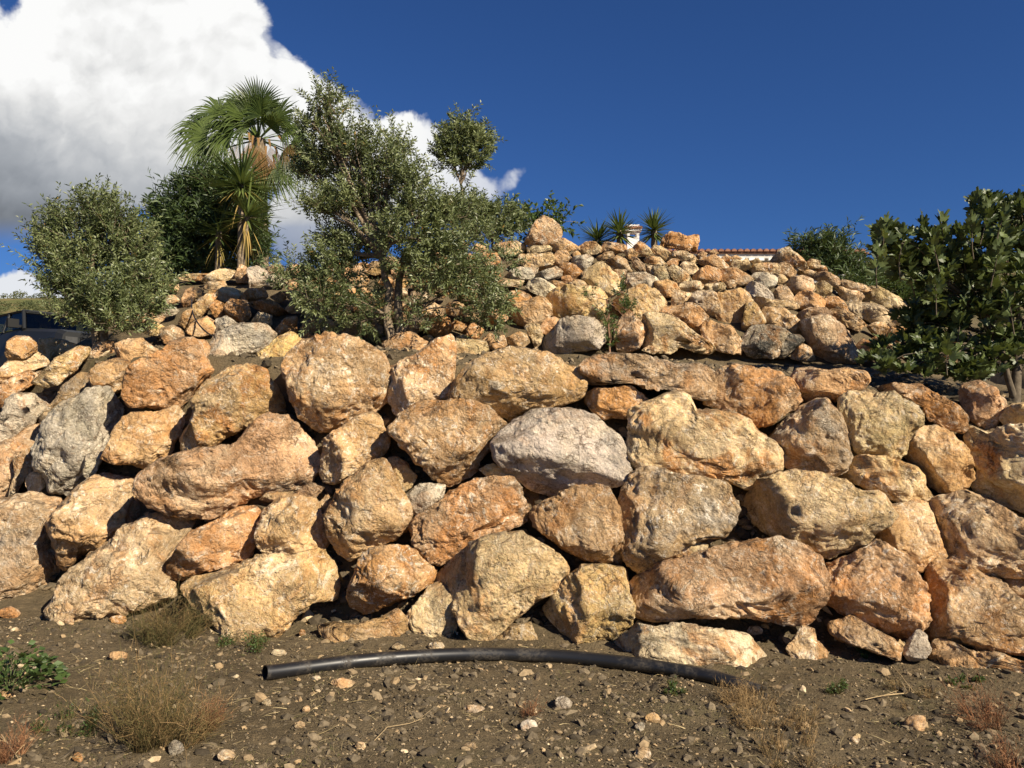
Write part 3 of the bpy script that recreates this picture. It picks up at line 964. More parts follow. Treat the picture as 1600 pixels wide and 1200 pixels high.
# ------------------------------------------------------------------ upper rubble wall
UP = """C 775,381 796,378 808,377 819,384 818,392 804,398 790,396 775,395
C 824,385 843,384 862,384 858,394 835,398 826,395
T 864,384 869,379 880,374 891,378 901,385 897,391 884,394 865,392
C 904,386 916,379 930,380 940,387 937,395 919,398 907,394
T 942,387 945,379 957,379 975,383 978,392 962,396 948,394
C 812,402 813,397 835,399 859,396 865,405 858,417 840,421 820,416
T 865,402 870,393 883,393 891,402 884,411 872,417 866,411
Y 895,395 903,392 908,398 897,403
G 892,405 900,401 915,398 926,403 923,413 913,422 900,416
T 933,402 945,395 956,394 959,400 948,407 935,407
B 946,411 956,405 967,400 975,406 984,417 991,425 980,429 959,419
B 956,422 978,422 978,430 970,436 959,430
G 790,433 801,422 812,418 839,419 835,432 826,437 804,436
G 836,433 840,426 854,422 867,417 877,424 875,432 858,440 842,437
O 876,418 889,411 902,418 910,425 907,435 891,437 881,430
O 878,432 891,431 894,438 885,443 878,440
C 911,429 923,419 940,410 951,419 962,432 970,441 966,451 951,459 935,451 921,452 914,440
C 775,433 796,437 817,438 812,448 796,446 775,443
G 825,446 829,437 843,437 859,444 871,451 864,459 856,466 840,459 823,451
O 858,441 866,438 878,441 891,448 875,450
C 889,444 900,437 911,439 919,449 907,451 892,448
Y 859,465 869,456 891,450 923,452 938,456 945,465 939,484 932,502 913,501 891,501 870,498 865,487 862,475
O 790,467 799,456 812,455 823,460 831,468 818,475 801,476 793,473
T 794,484 810,476 828,471 839,465 850,468 858,479 858,490 848,501 828,507 812,505 797,495
O 846,511 854,498 869,497 873,505 866,519 856,524 847,517
C 820,511 829,508 842,508 847,524 845,535 837,543 830,528
G 851,541 856,528 869,516 877,503 894,500 915,501 932,505 942,514 943,530 932,544 907,548 875,550 856,548
T 793,528 809,520 822,522 825,535 818,541 796,538
C 990,386 1000,379 1011,384 1019,397 1015,401 1004,400 993,394
B 987,402 995,403 1006,414 1008,425 1000,427 989,417
T 976,392 988,388 996,398 990,406 980,403
C 1018,391 1023,384 1034,386 1046,394 1052,403 1039,406 1028,400
C 1052,394 1068,393 1084,400 1091,407 1082,411 1068,407 1055,402
C 1007,406 1015,402 1030,402 1041,413 1039,418 1023,414 1009,411
O 1042,410 1050,404 1061,406 1058,414 1044,416
W 1021,416 1028,414 1038,419 1048,435 1030,440 1025,432
T 1009,416 1020,416 1024,432 1014,429
C 1046,422 1053,414 1061,418 1071,427 1080,437 1071,440 1057,443 1049,433
C 1063,414 1072,409 1084,413 1093,421 1085,426 1077,429 1069,424
B 1088,400 1098,393 1106,397 1099,404 1090,405
T 1107,396 1115,390 1123,396 1115,400
T 1091,408 1106,402 1117,399 1128,406 1137,416 1128,421 1112,418 1098,414
T 1128,402 1134,398 1143,402 1139,408 1131,408
C 1140,413 1147,406 1160,408 1166,404 1172,417 1164,422 1150,419
O 1083,433 1093,424 1102,417 1121,420 1126,429 1121,440 1102,444 1088,438
T 1125,433 1129,422 1150,420 1163,427 1173,436 1166,444 1150,445 1129,439
G 977,440 984,429 1007,428 1022,433 1029,441 1026,452 1007,455 987,452 979,448
T 1026,441 1044,438 1055,443 1062,455 1050,464 1039,462 1028,455
W 1061,446 1071,440 1091,440 1099,446 1095,452 1077,456 1063,451
C 1099,451 1106,444 1128,442 1134,448 1131,453 1115,455
T 1131,443 1142,438 1152,440 1148,449 1137,450
Y 962,471 974,459 989,454 1000,449 1020,456 1031,465 1039,475 1031,492 1015,496 998,505 988,492 976,488 966,481
T 1049,478 1052,462 1061,456 1079,459 1074,468 1063,477 1058,481
B 1077,465 1090,456 1106,454 1118,459 1122,475 1121,492 1112,498 1101,487 1091,477 1076,474
Y 1118,471 1125,460 1142,456 1155,452 1166,460 1173,471 1167,487 1157,506 1144,510 1131,506 1121,494
Y 1165,475 1177,474 1190,488 1194,503 1184,514 1160,519 1163,497
T 1033,492 1044,481 1063,479 1080,474 1091,482 1104,495 1101,513 1093,522 1084,514 1071,505 1049,496
C 1003,513 1014,495 1027,492 1047,497 1068,509 1084,522 1099,532 1114,543 1104,552 1084,549 1065,541 1049,546 1023,546 1009,538 1005,525
T 1097,517 1107,501 1122,507 1139,511 1150,522 1160,539 1154,552 1136,548 1118,543 1103,533
P 961,519 970,500 984,489 993,501 1007,514 1005,530 997,542 981,548 965,545
C 1003,547 1015,540 1032,547 1020,553
W 1205,410 1218,393 1233,388 1247,401 1257,410 1261,417 1252,423 1240,416 1223,413
C 1172,408 1183,404 1191,410 1180,414
T 1140,402 1150,399 1159,404 1148,409
C 1173,420 1180,412 1198,411 1217,413 1214,427 1198,429 1177,427
T 1215,425 1220,412 1233,413 1244,425 1240,431 1228,434
C 1259,413 1267,405 1282,408 1279,418 1267,420
T 1275,422 1280,415 1290,416 1294,427 1282,426
T 1246,428 1250,423 1263,419 1274,424 1270,434 1260,437
B 1271,435 1277,427 1290,426 1307,433 1312,442 1303,448 1290,443 1278,439
G 1173,437 1180,428 1197,427 1212,433 1210,443 1202,452 1187,444
C 1212,428 1225,431 1233,440 1220,446 1211,438
P 1231,447 1237,435 1253,433 1268,438 1271,448 1264,458 1247,461 1235,458
C 1269,457 1276,443 1287,440 1298,448 1298,460 1285,465
G 1167,450 1175,440 1190,446 1205,457 1208,468 1195,471 1173,464
B 1207,460 1219,446 1230,448 1239,463 1238,472 1220,472 1210,467
O 1241,467 1250,457 1260,454 1277,462 1287,467 1286,480 1257,483 1243,479
O 1286,473 1292,464 1308,466 1321,477 1322,488 1300,484 1288,480
C 1179,470 1185,463 1207,469 1240,471 1246,480 1238,484 1215,481 1193,483 1183,478
T 1194,488 1200,482 1223,482 1233,491 1247,499 1256,513 1250,523 1233,521 1215,509 1197,504
D 1165,525 1178,512 1207,509 1225,516 1235,525 1217,554 1203,558 1173,555 1163,540
D 1212,556 1218,538 1233,524 1247,526 1255,533 1241,546 1228,559
T 1236,559 1245,545 1255,537 1265,545 1273,561 1255,564
B 1246,493 1260,483 1287,481 1298,490 1294,497 1273,499 1253,501
B 1254,507 1273,499 1295,497 1313,511 1324,523 1333,540 1335,561 1320,565 1290,562 1270,552 1260,530
T 1296,488 1303,484 1323,487 1340,497 1353,508 1337,514 1317,508 1302,499
T 1311,443 1320,437 1338,442 1353,446 1361,453 1350,456 1332,453
T 1308,454 1312,447 1329,454 1344,457 1349,464 1341,474 1326,476 1316,467
C 1349,464 1362,450 1374,450 1392,459 1404,466 1408,476 1399,486 1383,484 1369,478 1350,476
W 1328,485 1330,475 1350,475 1374,480 1391,490 1385,499 1379,507 1365,506 1350,498 1336,492
T 1356,511 1368,504 1381,505 1388,512 1378,527 1365,522
T 1382,503 1392,495 1405,496 1418,505 1410,512 1387,512
O 1380,520 1395,511 1416,513 1424,518 1410,530 1398,536
O 1359,533 1369,526 1389,529 1397,541 1374,543
O 1334,545 1350,530 1368,540 1372,556 1345,560
W 1405,488 1412,474 1424,480 1430,492 1415,496
C 1418,500 1430,488 1446,492 1450,504 1432,510
T 1424,520 1440,508 1458,514 1460,530 1438,534
O 1400,548 1418,534 1440,538 1444,556 1416,560
T 1445,545 1462,532 1480,542 1478,560 1455,562
C 277,431 297,428 326,428 318,438 297,439 281,437
C 316,438 331,427 350,421 368,425 369,433 350,439 327,445
T 368,430 376,414 384,418 396,431 387,441 371,441
G 387,421 402,416 414,424 422,438 410,451 391,448 390,436
C 319,451 326,441 350,439 353,447 335,455
T 301,466 309,449 318,455 314,465 305,473
T 284,470 290,454 302,449 304,462 298,476 288,480
Y 302,477 320,462 329,455 338,461 332,473 316,493 309,501 301,491
C 338,461 348,450 365,451 381,459 370,469 354,472 341,466
O 377,464 389,452 410,451 418,464 406,471 381,470
O 329,479 337,470 353,477 351,489 342,501 332,492
O 353,481 361,469 384,471 390,491 385,501 365,503 355,494
O 385,474 402,471 421,469 437,479 450,489 429,492 406,484
T 291,519 301,506 322,496 336,504 332,522 309,525
G 335,515 339,499 354,495 373,507 365,516 344,522
W 394,504 404,488 424,493 424,508
O 431,515 447,497 463,495 463,516 440,523
O 422,464 440,456 447,466 436,473
T 280,505 288,488 300,482 302,500 292,515
O 536,457 552,448 561,459 559,475 545,473
O 666,506 680,496 701,498 703,516 691,530 671,520
O 703,510 712,501 728,508 726,522 710,517
O 727,514 740,505 756,516 748,528 731,526
T 658,487 672,473 692,480 692,492 669,497
T 671,456 687,451 703,457 691,466
O 728,405 734,396 744,403 739,415
O 559,454 571,451 583,461 571,470 559,466
C 709,382 719,375 732,381 725,387
T 735,392 746,381 763,388 757,397
C 705,396 716,387 724,396 717,404
T 661,527 672,524 686,536 672,539
O 752,535 765,522 785,525 790,540 768,545"""
UPS = []
for ln in UP.split('\n'):
    c, rest = ln.split(' ', 1)
    UPS.append((pl(rest), c))

# smaller stones seen between the leaves of the olive tree fill the rest of the face
rr = random.Random(5)
cent = [np.mean(np.array(p), 0) for p, c in UPS]
ext = [max(np.ptp(np.array(p)[:, 0]), np.ptp(np.array(p)[:, 1])) / 2 for p, c in UPS]
TOPL = ([222, 270, 300, 420, 560, 640, 720, 780, 1400, 1440, 1490], [452, 434, 430, 414, 400, 392, 381, 380, 470, 488, 520])
tries = 0
while tries < 5200:
    tries += 1
    reg = rr.random()
    if reg < 0.72:
        px, py = rr.uniform(395, 800), rr.uniform(384, 540)
    elif reg < 0.84:
        px, py = rr.uniform(222, 400), rr.uniform(430, 526)
    else:
        px, py = rr.uniform(1330, 1500), rr.uniform(480, 566)
    top = np.interp(px, *TOPL)
    if py < top + 7:
        continue
    sz = rr.uniform(8.5, 13) + (py - top) * 0.045
    if any(abs(px - c[0]) < (sz + e) * 0.80 and abs(py - c[1]) < (sz + e) * 0.64 for c, e in zip(cent, ext)):
        continue
    na = rr.randint(7, 9)
    a0 = rr.uniform(0, 6.28)
    poly = []
    sq = rr.uniform(0.62, 0.85)
    for k in range(na):
        an = a0 + k * 6.283 / na
        rd = sz * rr.uniform(0.82, 1.15)
        poly.append((px + rd * 1.12 * math.cos(an), py - rd * sq * math.sin(an)))
    UPS.append((poly, rr.choice('OOTTTTCCCYBG')))
    cent.append(np.array((px, py)))
    ext.append(sz)

upper = thing('rubble_wall', 'upper retaining slope of smaller tan and grey rocks behind the olive tree', 'wall', (0, 10.5, 2.5))
for i, (P, c) in enumerate(UPS):
    a = np.array(P)
    cx, cy = a.mean(0)
    area = 0.5 * abs(np.dot(a[:, 0], np.roll(a[:, 1], 1)) - np.dot(a[:, 1], np.roll(a[:, 0], 1)))
    Y = hit(cx, cy, H, 8.6, 12.6)
    if Y is None:
        Y = hit(cx, cy + 8, H, 8.6, 12.6)
    if Y is None:
        Y = float(upper_base_y((cx - 800) / 1270 * 12)) + 2.45
    o = boulder(P, c, None, 'stone', Y + 0.03, level=5 if area > 900 else 4, k=0.62, seed=i * 5 + 900, grow=1.13)
    adopt(o, upper)

# two rocks that stand on the crest
o = boulder(pl('818,381 825,368 838,348 849,338 862,343 873,353 877,366 872,380 850,386 828,385'), 'T', None, 'rock', 12.0, level=5, seed=41,
            k=0.6, facets=[(60, 15, 0.8)])
tag(o, 'pointed tan rock standing upright on the crest of the upper wall', 'rock')
o = boulder(pl('1030,386 1038,372 1050,364 1060,366 1068,371 1080,368 1091,366 1090,380 1086,393 1070,391 1052,388'), 'O', None, 'rock', 12.2, level=5, seed=57,
            k=0.6, rough=1.7)
tag(o, 'jagged rust-red rock on the crest beside the small yucca', 'rock')

# ------------------------------------------------------------------ loose stones, gravel and litter
LOOSE = [  # px, py, half width, half height, colour, label
    (535, 1067, 18, 8, 'C', 'flat cream stone lying below the left part of the pipe'),
    (468, 1133, 10, 6, 'W', 'small white stone in the foreground dirt below the flat cream stone'),
    (1431, 1131, 17, 15, 'T', 'pointed tan stone standing alone in the right foreground dirt'),
    (826, 1134, 14, 10, 'G', 'pale grey chip at the foot of a red weed in the central foreground'),
    (622, 1011, 10, 6, 'C', 'small cream stone just above the pipe, under the half-buried orange boulder'),
    (682, 1010, 13, 7, 'B', 'brown stone touching the back of the pipe'),
    (436, 1020, 12, 6, 'W', 'white stone behind the left end of the pipe'),
    (472, 990, 5, 7, 'O', 'little orange stone on the soil heap beside the yellow boulder'),
    (416, 1098, 7, 6, 'C', 'yellowish pebble below the left end of the pipe'),
    (479, 1108, 6, 6, 'O', 'small rust-coloured pebble left of the foreground centre'),
    (735, 1166, 9, 6, 'B', 'brown stone at the bottom edge near the middle'),
    (563, 1166, 8, 8, 'T', 'round tan stone at the bottom edge left of the middle'),
    (1000, 1136, 8, 7, 'G', 'small grey stone left of the dry grass clump'),
    (1020, 1122, 12, 8, 'T', 'tan stone up against the dry grass clump'),
    (880, 1098, 13, 11, 'S', 'dark angular stone in the middle of the foreground dirt'),
    (1005, 1178, 13, 11, 'B', 'brown angular stone at the bottom edge right of the middle'),
    (740, 1107, 16, 6, 'B', 'long flat brown stone below the middle of the pipe'),
    (185, 968, 14, 7, 'O', 'orange stone under the overhang of the big striped boulder'),
    (108, 972, 8, 6, 'O', 'small orange stone at the foot of the left end of the wall'),
    (185, 1025, 16, 8, 'T', 'flat brown stone between the two dry bushes'),
    (60, 1045, 10, 6, 'G', 'grey stone right of the leafy weed'),
    (122, 1184, 8, 8, 'O', 'wedge-shaped orange stone at the bottom left'),
    (275, 1170, 12, 12, 'S', 'dark grey stone at the foot of the foreground dry bush'),
    (352, 1180, 14, 10, 'B', 'dark brown stone right of the foreground dry bush at the bottom edge'),
    (10, 1085, 13, 6, 'T', 'tan stone at the left edge below the leafy weed'),
    (1334, 1156, 9, 7, 'B', 'brown stone left of the pointed tan stone'),
    (15, 958, 18, 9, 'O', 'orange-brown stone at the left end of the wall foot'),
    (1340, 1150, 5, 4, 'W', 'tiny white stone beside the brown stone in the right foreground'),
    (1098, 1012, 8, 8, 'B', 'brown stone resting behind the half-buried white boulder'),
    (1180, 985, 12, 8, 'B', 'soil-covered stone under the big pink boulder'),
]
for i, (px, py, hw, hh, c, lab) in enumerate(LOOSE):
    r2 = random.Random(i + 70)
    poly = [(px + hw * r2.uniform(0.85, 1.15) * math.cos(t), py - hh * r2.uniform(0.85, 1.15) * math.sin(t))
            for t in np.linspace(0, 6.283, 9)[:-1]]
    Y = hit(px, py + hh * 0.55, EN, 2.5, 8.0)
    o = boulder(poly, c, None, 'loose_stone', Y, level=4, seed=i + 300, k=0.75, nf=5)
    tag(o, lab, 'stone', 'loose stones on the dirt')


OCTA = (np.array([(1, 0, 0), (-1, 0, 0), (0, 1, 0), (0, -1, 0), (0, 0, 1), (0, 0, -1)], float),
        np.array([(0, 2, 4), (2, 1, 4), (1, 3, 4), (3, 0, 4), (2, 0, 5), (1, 2, 5), (3, 1, 5), (0, 3, 5)]))


def scatter_stones(name, n, sampler, smin, smax, mat, seed, sink=0.25, tone_pow=1.0, power=2.6, tiny=False):
    r = np.random.default_rng(seed)
    S, fc = OCTA if tiny else ico(1)
    xy = sampler(r, n)
    n = len(xy)
    z = EN(xy[:, 0], xy[:, 1])
    s = smin * (smax / smin) ** (r.random(n) ** power)
    ax = r.uniform(0.55, 1.35, (n, 3)) * s[:, None]
    ax[:, 2] *= 0.65
    ang = r.uniform(0, 6.283, n)
    v = S[None] * (1 + r.uniform(-0.32, 0.32, (n, len(S), 1))) * ax[:, None]
    ca, sa = np.cos(ang)[:, None], np.sin(ang)[:, None]
    vx = v[..., 0] * ca - v[..., 1] * sa
    vy = v[..., 0] * sa + v[..., 1] * ca
    tilt = r.normal(0, 0.35, (n, 1))
    vz = v[..., 2] + vx * tilt
    V = np.stack([vx + xy[:, :1], vy + xy[:, 1:], vz + (z + ax[:, 2] * (0.5 - sink))[:, None]], -1)
    f = (fc[None] + (np.arange(n) * len(S))[:, None, None]).reshape(-1, 3)
    tone = np.repeat(r.random(n) ** tone_pow, len(S))
    o = mesh_obj(name, V.reshape(-1, 3), f, mat, None, False, None, tone)
    o['kind'] = 'stuff'
    return o


def in_front(r, n):
    d = 2.7 + 4.0 * r.random(n) ** 1.15
    x = (r.random(n) * 1.36 - 0.68) * d
    xy = np.stack([x, d], 1)
    dens = gnoise(np.stack([x * 0.9, d * 0.9, np.full(n, 3.0)], 1))
    keep = (d < foot_y(x) + 0.12) & (r.random(n) < 0.62 + 0.7 * dens + 0.12 * (x > -1.2))
    return xy[keep]


def on_terrace(r, n):
    x = r.uniform(-5.0, 5.6, n)
    y = foot_y(x) + r.uniform(0.75, 3.2, n)
    return np.stack([x, y], 1)[y < upper_base_y(x) + 0.4]


def in_joints(r, n):
    x = r.uniform(-4.8, 4.6, n)
    y = foot_y(x) + r.uniform(0.15, 1.0, n)
    return np.stack([x, y], 1)


o = scatter_stones('soil_crumbs', 42000, in_front, 0.003, 0.013, M_GRAVEL, 2, tone_pow=1.2, power=1.6, tiny=True)
o['label'] = 'fine dark soil crumbs covering the foreground'
o = scatter_stones('gravel', 13000, in_front, 0.008, 0.042, M_GRAVEL, 3, tone_pow=1.1, power=3.0, sink=0.5)
o['label'] = 'dark soil clods and small stones strewn over the foreground'
o = scatter_stones('terrace_gravel', 3200, on_terrace, 0.010, 0.055, M_GRAVEL, 8)
o['label'] = 'earth clods and chips on the terrace between the two walls'
o = scatter_stones('joint_rubble', 4200, in_joints, 0.015, 0.085, M_GRAVEL, 9)
o['label'] = 'soil and small rubble packed in the gaps between the boulders'


def strips(base, dirv, length, width, seg, droop, r, bend=0.25):
    """thin curved blades; returns vertices and faces"""
    n = len(base)
    t = np.linspace(0, 1, seg + 1)
    side = np.cross(dirv, r.normal(size=(n, 3)))
    side /= np.linalg.norm(side, axis=1, keepdims=True) + 1e-9
    cur = r.normal(0, bend, (n, 3))
    V = []
    for k, tt in enumerate(t):
        c = base + dirv * (length * tt)[:, None] + cur * (length * tt * tt)[:, None]
        c[:, 2] -= droop * length * tt * tt
        w = width * (1 - 0.75 * tt)
        V.append(c - side * w[:, None] / 2)
        V.append(c + side * w[:, None] / 2)
    V = np.stack(V, 1)
    m = 2 * (seg + 1)
    f = np.array([(2 * k, 2 * k + 1, 2 * k + 3, 2 * k + 2) for k in range(seg)])
    f = (f[None] + (np.arange(n) * m)[:, None, None]).reshape(-1, 4)
    return V.reshape(-1, 3), f, m


def straw():
    r = np.random.default_rng(21)
    n = 5200
    d = 2.7 + 3.8 * r.random(n)
    x = (r.random(n) * 1.36 - 0.68) * d
    dens = gnoise(np.stack([x * 1.4, d * 1.4, np.full(n, 8.0)], 1))
    keep = (d < foot_y(x)) & (r.random(n) < 0.45 + 0.9 * dens)
    x, d = x[keep], d[keep]
    n = len(x)
    base = np.stack([x, d, EN(x, d) + 0.008], 1)
    an = r.uniform(0, 6.283, n)
    dv = np.stack([np.cos(an), np.sin(an), r.uniform(0.0, 0.5, n)], 1)
    dv /= np.linalg.norm(dv, axis=1, keepdims=True)
    V, f, m = strips(base, dv, r.uniform(0.03, 0.13, n), r.uniform(0.0016, 0.004, n), 3, 0.25, r)
    o = mesh_obj('dry_straw', V, f, M_STRAW, None, False, None, np.repeat(r.random(n), m))
    o['kind'] = 'stuff'
    o['label'] = 'bits of dry straw and stalks lying on the dirt'


straw()


def ground_cover():
    r = np.random.default_rng(29)
    n = 16000
    d = 2.8 + 3.7 * r.random(n)
    x = (r.random(n) * 1.36 - 0.68) * d
    dens = gnoise(np.stack([x * 1.1, d * 1.1, np.full(n, 5.0)], 1)) + 0.5 * gnoise(np.stack([x * 4, d * 4, np.full(n, 2.0)], 1))
    keep = (d < foot_y(x) + 0.05) & (dens > np.where(x / d < -0.2, -0.02, 0.42))
    x, d = x[keep], d[keep]
    n = len(x)
    base = np.stack([x, d, EN(x, d)], 1)
    dv = r.normal(0, 0.7, (n, 3))
    dv[:, 2] = np.abs(dv[:, 2]) + 0.5
    dv /= np.linalg.norm(dv, axis=1, keepdims=True)
    V, f, m = strips(base, dv, r.uniform(0.015, 0.05, n), r.uniform(0.002, 0.005, n), 2, 0.3, r)
    o = mesh_obj('ground_cover', V, f, M_COVER, None, False, None, np.repeat(r.random(n), m))
    o['kind'] = 'stuff'
    o['label'] = 'thin green and brown ground cover on the foreground dirt'


M_COVER = tone_material('ground_cover', [(0.0, (0.05, 0.055, 0.02)), (0.5, (0.12, 0.11, 0.045)), (0.8, (0.18, 0.14, 0.07)), (1.0, (0.28, 0.21, 0.11))])
ground_cover()


def bush(name, px, py, hw, hgt, n, mat, label, seed, lean=0.0, spread=0.75, width=0.0028, tone=(0, 1), cat='bush', leafy=0):
    """a dry twiggy plant: many fine stems fanning out from the ground at picture point (px, py)"""
    r = np.random.default_rng(seed)
    Y = hit(px, py, EN, 2.4, 9.5) or 8.4
    C = at(px, py, Y)
    s = Y / 1270
    wr, hr = hw * s, hgt * s
    n = int(n * 0.7)
    th = thing(name, label, cat, C)
    rad = wr * 0.75 * np.sqrt(r.random(n))
    an = r.uniform(0, 6.283, n)
    nc = max(5, n // 45)               # stems rise from a number of separate crowns
    cen = np.stack([wr * 0.8 * np.sqrt(r.random(nc)) * np.cos(r.uniform(0, 6.283, nc)), wr * 0.65 * r.uniform(-1, 1, nc)], 1)
    ci = r.integers(0, nc, n)
    hk = r.uniform(0.5, 1.1, nc)[ci]
    base = np.stack([cen[ci, 0] + r.normal(0, 0.07 * wr, n), cen[ci, 1] + r.normal(0, 0.07 * wr, n), np.zeros(n)], 1)
    rad = np.minimum(np.hypot(base[:, 0], base[:, 1]), wr)
    base[:, 2] = EN(base[:, 0] + C[0], base[:, 1] + C[1]) - C[2] - 0.01
    dv = np.stack([base[:, 0] / wr * spread + r.normal(0, 0.3, n) + lean, base[:, 1] / wr * spread + r.normal(0, 0.3, n), np.ones(n)], 1)
    dv /= np.linalg.norm(dv, axis=1, keepdims=True)
    L = hr * hk * r.uniform(0.45, 1.15, n) * (1 - 0.35 * (rad / wr) ** 2)
    V, f, m = strips(base, dv, L, np.full(n, width) * r.uniform(0.7, 1.3, n), 4, 0.12, r, 0.22)
    tn = tone[0] + (tone[1] - tone[0]) * np.clip(0.5 + 0.5 * gnoise(base * 9 + seed) + r.normal(0, 0.22, n), 0, 1)
    parts = [(V, f)]
    tones = [np.repeat(tn, m)]
    # side twigs
    k = r.integers(0, n, n * 4)
    t = r.uniform(0.3, 1.0, n * 4)
    b2 = base[k] + dv[k] * (L[k] * t)[:, None]
    d2 = dv[k] * 0.8 + r.normal(0, 0.6, (n * 4, 3))
    d2 /= np.linalg.norm(d2, axis=1, keepdims=True)
    V2, f2, m2 = strips(b2, d2, L[k] * r.uniform(0.1, 0.28, n * 4), np.full(n * 4, width * 0.9), 2, 0.1, r, 0.3)
    parts.append((V2, f2 + len(V)))
    tones.append(np.repeat(np.clip(tn[k] + r.normal(0, 0.2, n * 4), 0, 1), m2))
    st_ = mesh_obj('stems', np.concatenate([p[0] for p in parts]), np.concatenate([p[1] for p in parts]), mat, th, False, None, np.concatenate(tones))
    st_['kind'] = 'stuff'
    if leafy:
        kk = r.integers(0, n, leafy)
        tt = r.uniform(0.35, 1.0, leafy)
        pos = base[kk] + dv[kk] * (L[kk] * tt)[:, None]
        V3, f3, tn3 = leaf_cards(pos, d2[r.integers(0, len(d2), leafy)], 0.022, 0.012, r)
        mesh_obj('leaves', V3, f3, M_WEED, th, False, None, tn3)
    return th


def leaf_cards(pos, dirv, length, width, r, fold=0.18, tone=None, droop=0.12):
    """folded two-triangle leaves"""
    n = len(pos)
    length = length * r.uniform(0.7, 1.25, n) if np.isscalar(length) else length
    width = width * r.uniform(0.8, 1.2, n) if np.isscalar(width) else width
    d = dirv / (np.linalg.norm(dirv, axis=1, keepdims=True) + 1e-9)
    side = np.cross(d, r.normal(size=(n, 3)))
    side /= np.linalg.norm(side, axis=1, keepdims=True) + 1e-9
    nor = np.cross(side, d)
    mid = pos + d * (length * 0.48)[:, None] + nor * (width * fold)[:, None]
    tip = pos + d * length[:, None]
    tip[:, 2] -= droop * length
    V = np.stack([pos, mid - side * width[:, None] / 2, tip, mid + side * width[:, None] / 2], 1).reshape(-1, 3)
    q = np.arange(n)[:, None] * 4
    f = np.concatenate([q + np.array([[0, 2, 1]]), q + np.array([[0, 3, 2]])], 1).reshape(-1, 3)
    tn = np.repeat(np.clip(r.random(n) if tone is None else tone, 0, 1), 4)
    return V, f, tn


bush('dry_bush', 250, 1000, 62, 88, 900, M_DRYBUSH, 'olive-brown dry bush against the big boulders at the left', 31, 0.1, tone=(0, 0.62))
bush('dry_bush', 240, 1160, 74, 130, 1100, M_DRYBUSH, 'large greenish-brown dry bush in the left foreground', 32, 0.12, tone=(0.05, 0.8))
bush('dry_bush', 318, 1140, 42, 55, 340, M_REDBUSH, 'reddish wispy dry weed right of the large foreground bush', 33, 0.2, tone=(0.2, 0.9))
bush('dry_grass', 1190, 1122, 95, 52, 1000, M_DRYBUSH, 'clump of straw-brown dry grass in front of the right end of the pipe', 34, 0.0, tone=(0.5, 1.0), cat='grass')
bush('dry_grass', 1060, 1082, 26, 20, 200, M_DRYBUSH, 'small green-brown tuft beneath the right half of the pipe', 35, 0.0, tone=(0.0, 0.4), cat='grass', leafy=160)
bush('dry_bush', 1560, 1135, 48, 80, 300, M_REDBUSH, 'rust-red dry weed at the right edge below the wall', 36, 0.0, tone=(0.1, 0.8))
bush('dry_bush', 1590, 1215, 60, 70, 260, M_REDBUSH, 'rust-red dry weed in the bottom right corner', 37, 0.0, tone=(0.1, 0.8))
bush('dry_bush', 820, 1125, 26, 34, 160, M_REDBUSH, 'small red dry weed in the middle foreground', 38, 0.0, tone=(0.1, 0.7))
bush('dry_grass', 1230, 1185, 80, 46, 420, M_DRYBUSH, 'sparse dry grass at the bottom edge right of the middle', 39, 0.0, tone=(0.3, 1.0), cat='grass')
bush('dry_grass', 100, 1140, 60, 40, 460, M_DRYBUSH, 'low olive-green dry weeds in the bottom left foreground', 40, 0.0, tone=(0.0, 0.4), cat='grass', leafy=250)
bush('dry_grass', 390, 1012, 62, 24, 420, M_DRYBUSH, 'low green weeds at the foot of the yellow boulder', 41, 0.0, tone=(0.0, 0.4), cat='grass', leafy=420)
bush('dry_bush', 25, 1190, 46, 60, 220, M_REDBUSH, 'reddish dry stalks in the bottom left corner', 42, 0.1, tone=(0.3, 1.0))
bush('dry_grass', 1300, 1075, 40, 20, 200, M_DRYBUSH, 'low green weeds between the pipe end and the fallen twig', 43, 0.0, tone=(0.0, 0.5), cat='grass', leafy=220)
bush('dry_grass', 1440, 1090, 70, 26, 320, M_DRYBUSH, 'thin brown grass behind the pointed tan stone', 44, 0.0, tone=(0.3, 0.9), cat='grass')
bush('dry_bush', 92, 521, 42, 26, 1100, M_REDBUSH, 'brown dry scrub between the parked car and the left olive tree', 47, 0.0, tone=(0.0, 0.5), width=0.006)
bush('green_weed', 1362, 1022, 24, 26, 60, M_DRYBUSH, 'dark green weed at the wall foot below the orange boulder', 45, 0.0, tone=(0, 0.2), cat='weed', leafy=420)
bush('green_weed', 1500, 1066, 42, 16, 60, M_DRYBUSH, 'low green weed below the long rough stone at the right', 46, 0.0, tone=(0, 0.2), cat='weed', leafy=420)


def leafy_weed():
    r = np.random.default_rng(77)
    Y = hit(18, 1075, EN, 2.4, 8.0)
    C = at(12, 1075, Y)
    th = thing('green_weed', 'bright green broad-leaved weed at the left edge of the picture', 'weed', C)
    n = 420
    rad = 0.26 * np.sqrt(r.random(n))
    an = r.uniform(0, 6.283, n)
    pos = np.stack([rad * np.cos(an) * 1.1, rad * np.sin(an), r.uniform(0.0, 0.26, n) * (1 - (rad / 0.30) ** 2) + 0.01], 1)
    dv = np.stack([np.cos(an), np.sin(an), r.uniform(-0.2, 0.8, n)], 1)
    V, f, tn = leaf_cards(pos, dv, 0.055, 0.038, r, 0.1)
    mesh_obj('leaves', V, f, M_WEED, th, False, None, tn)
    m = MB()
    for k in range(22):
        q = pos[k * 15]
        m.tube([(q[0] * 0.2, q[1] * 0.2, -0.02), q * 0.6, q], [0.003, 0.0025, 0.0015], 5)
    m.build('stems', M_BROAD_STEM, th)


M_BROAD_STEM = plain('green_stem', (0.09, 0.12, 0.04), 0.7)
leafy_weed()


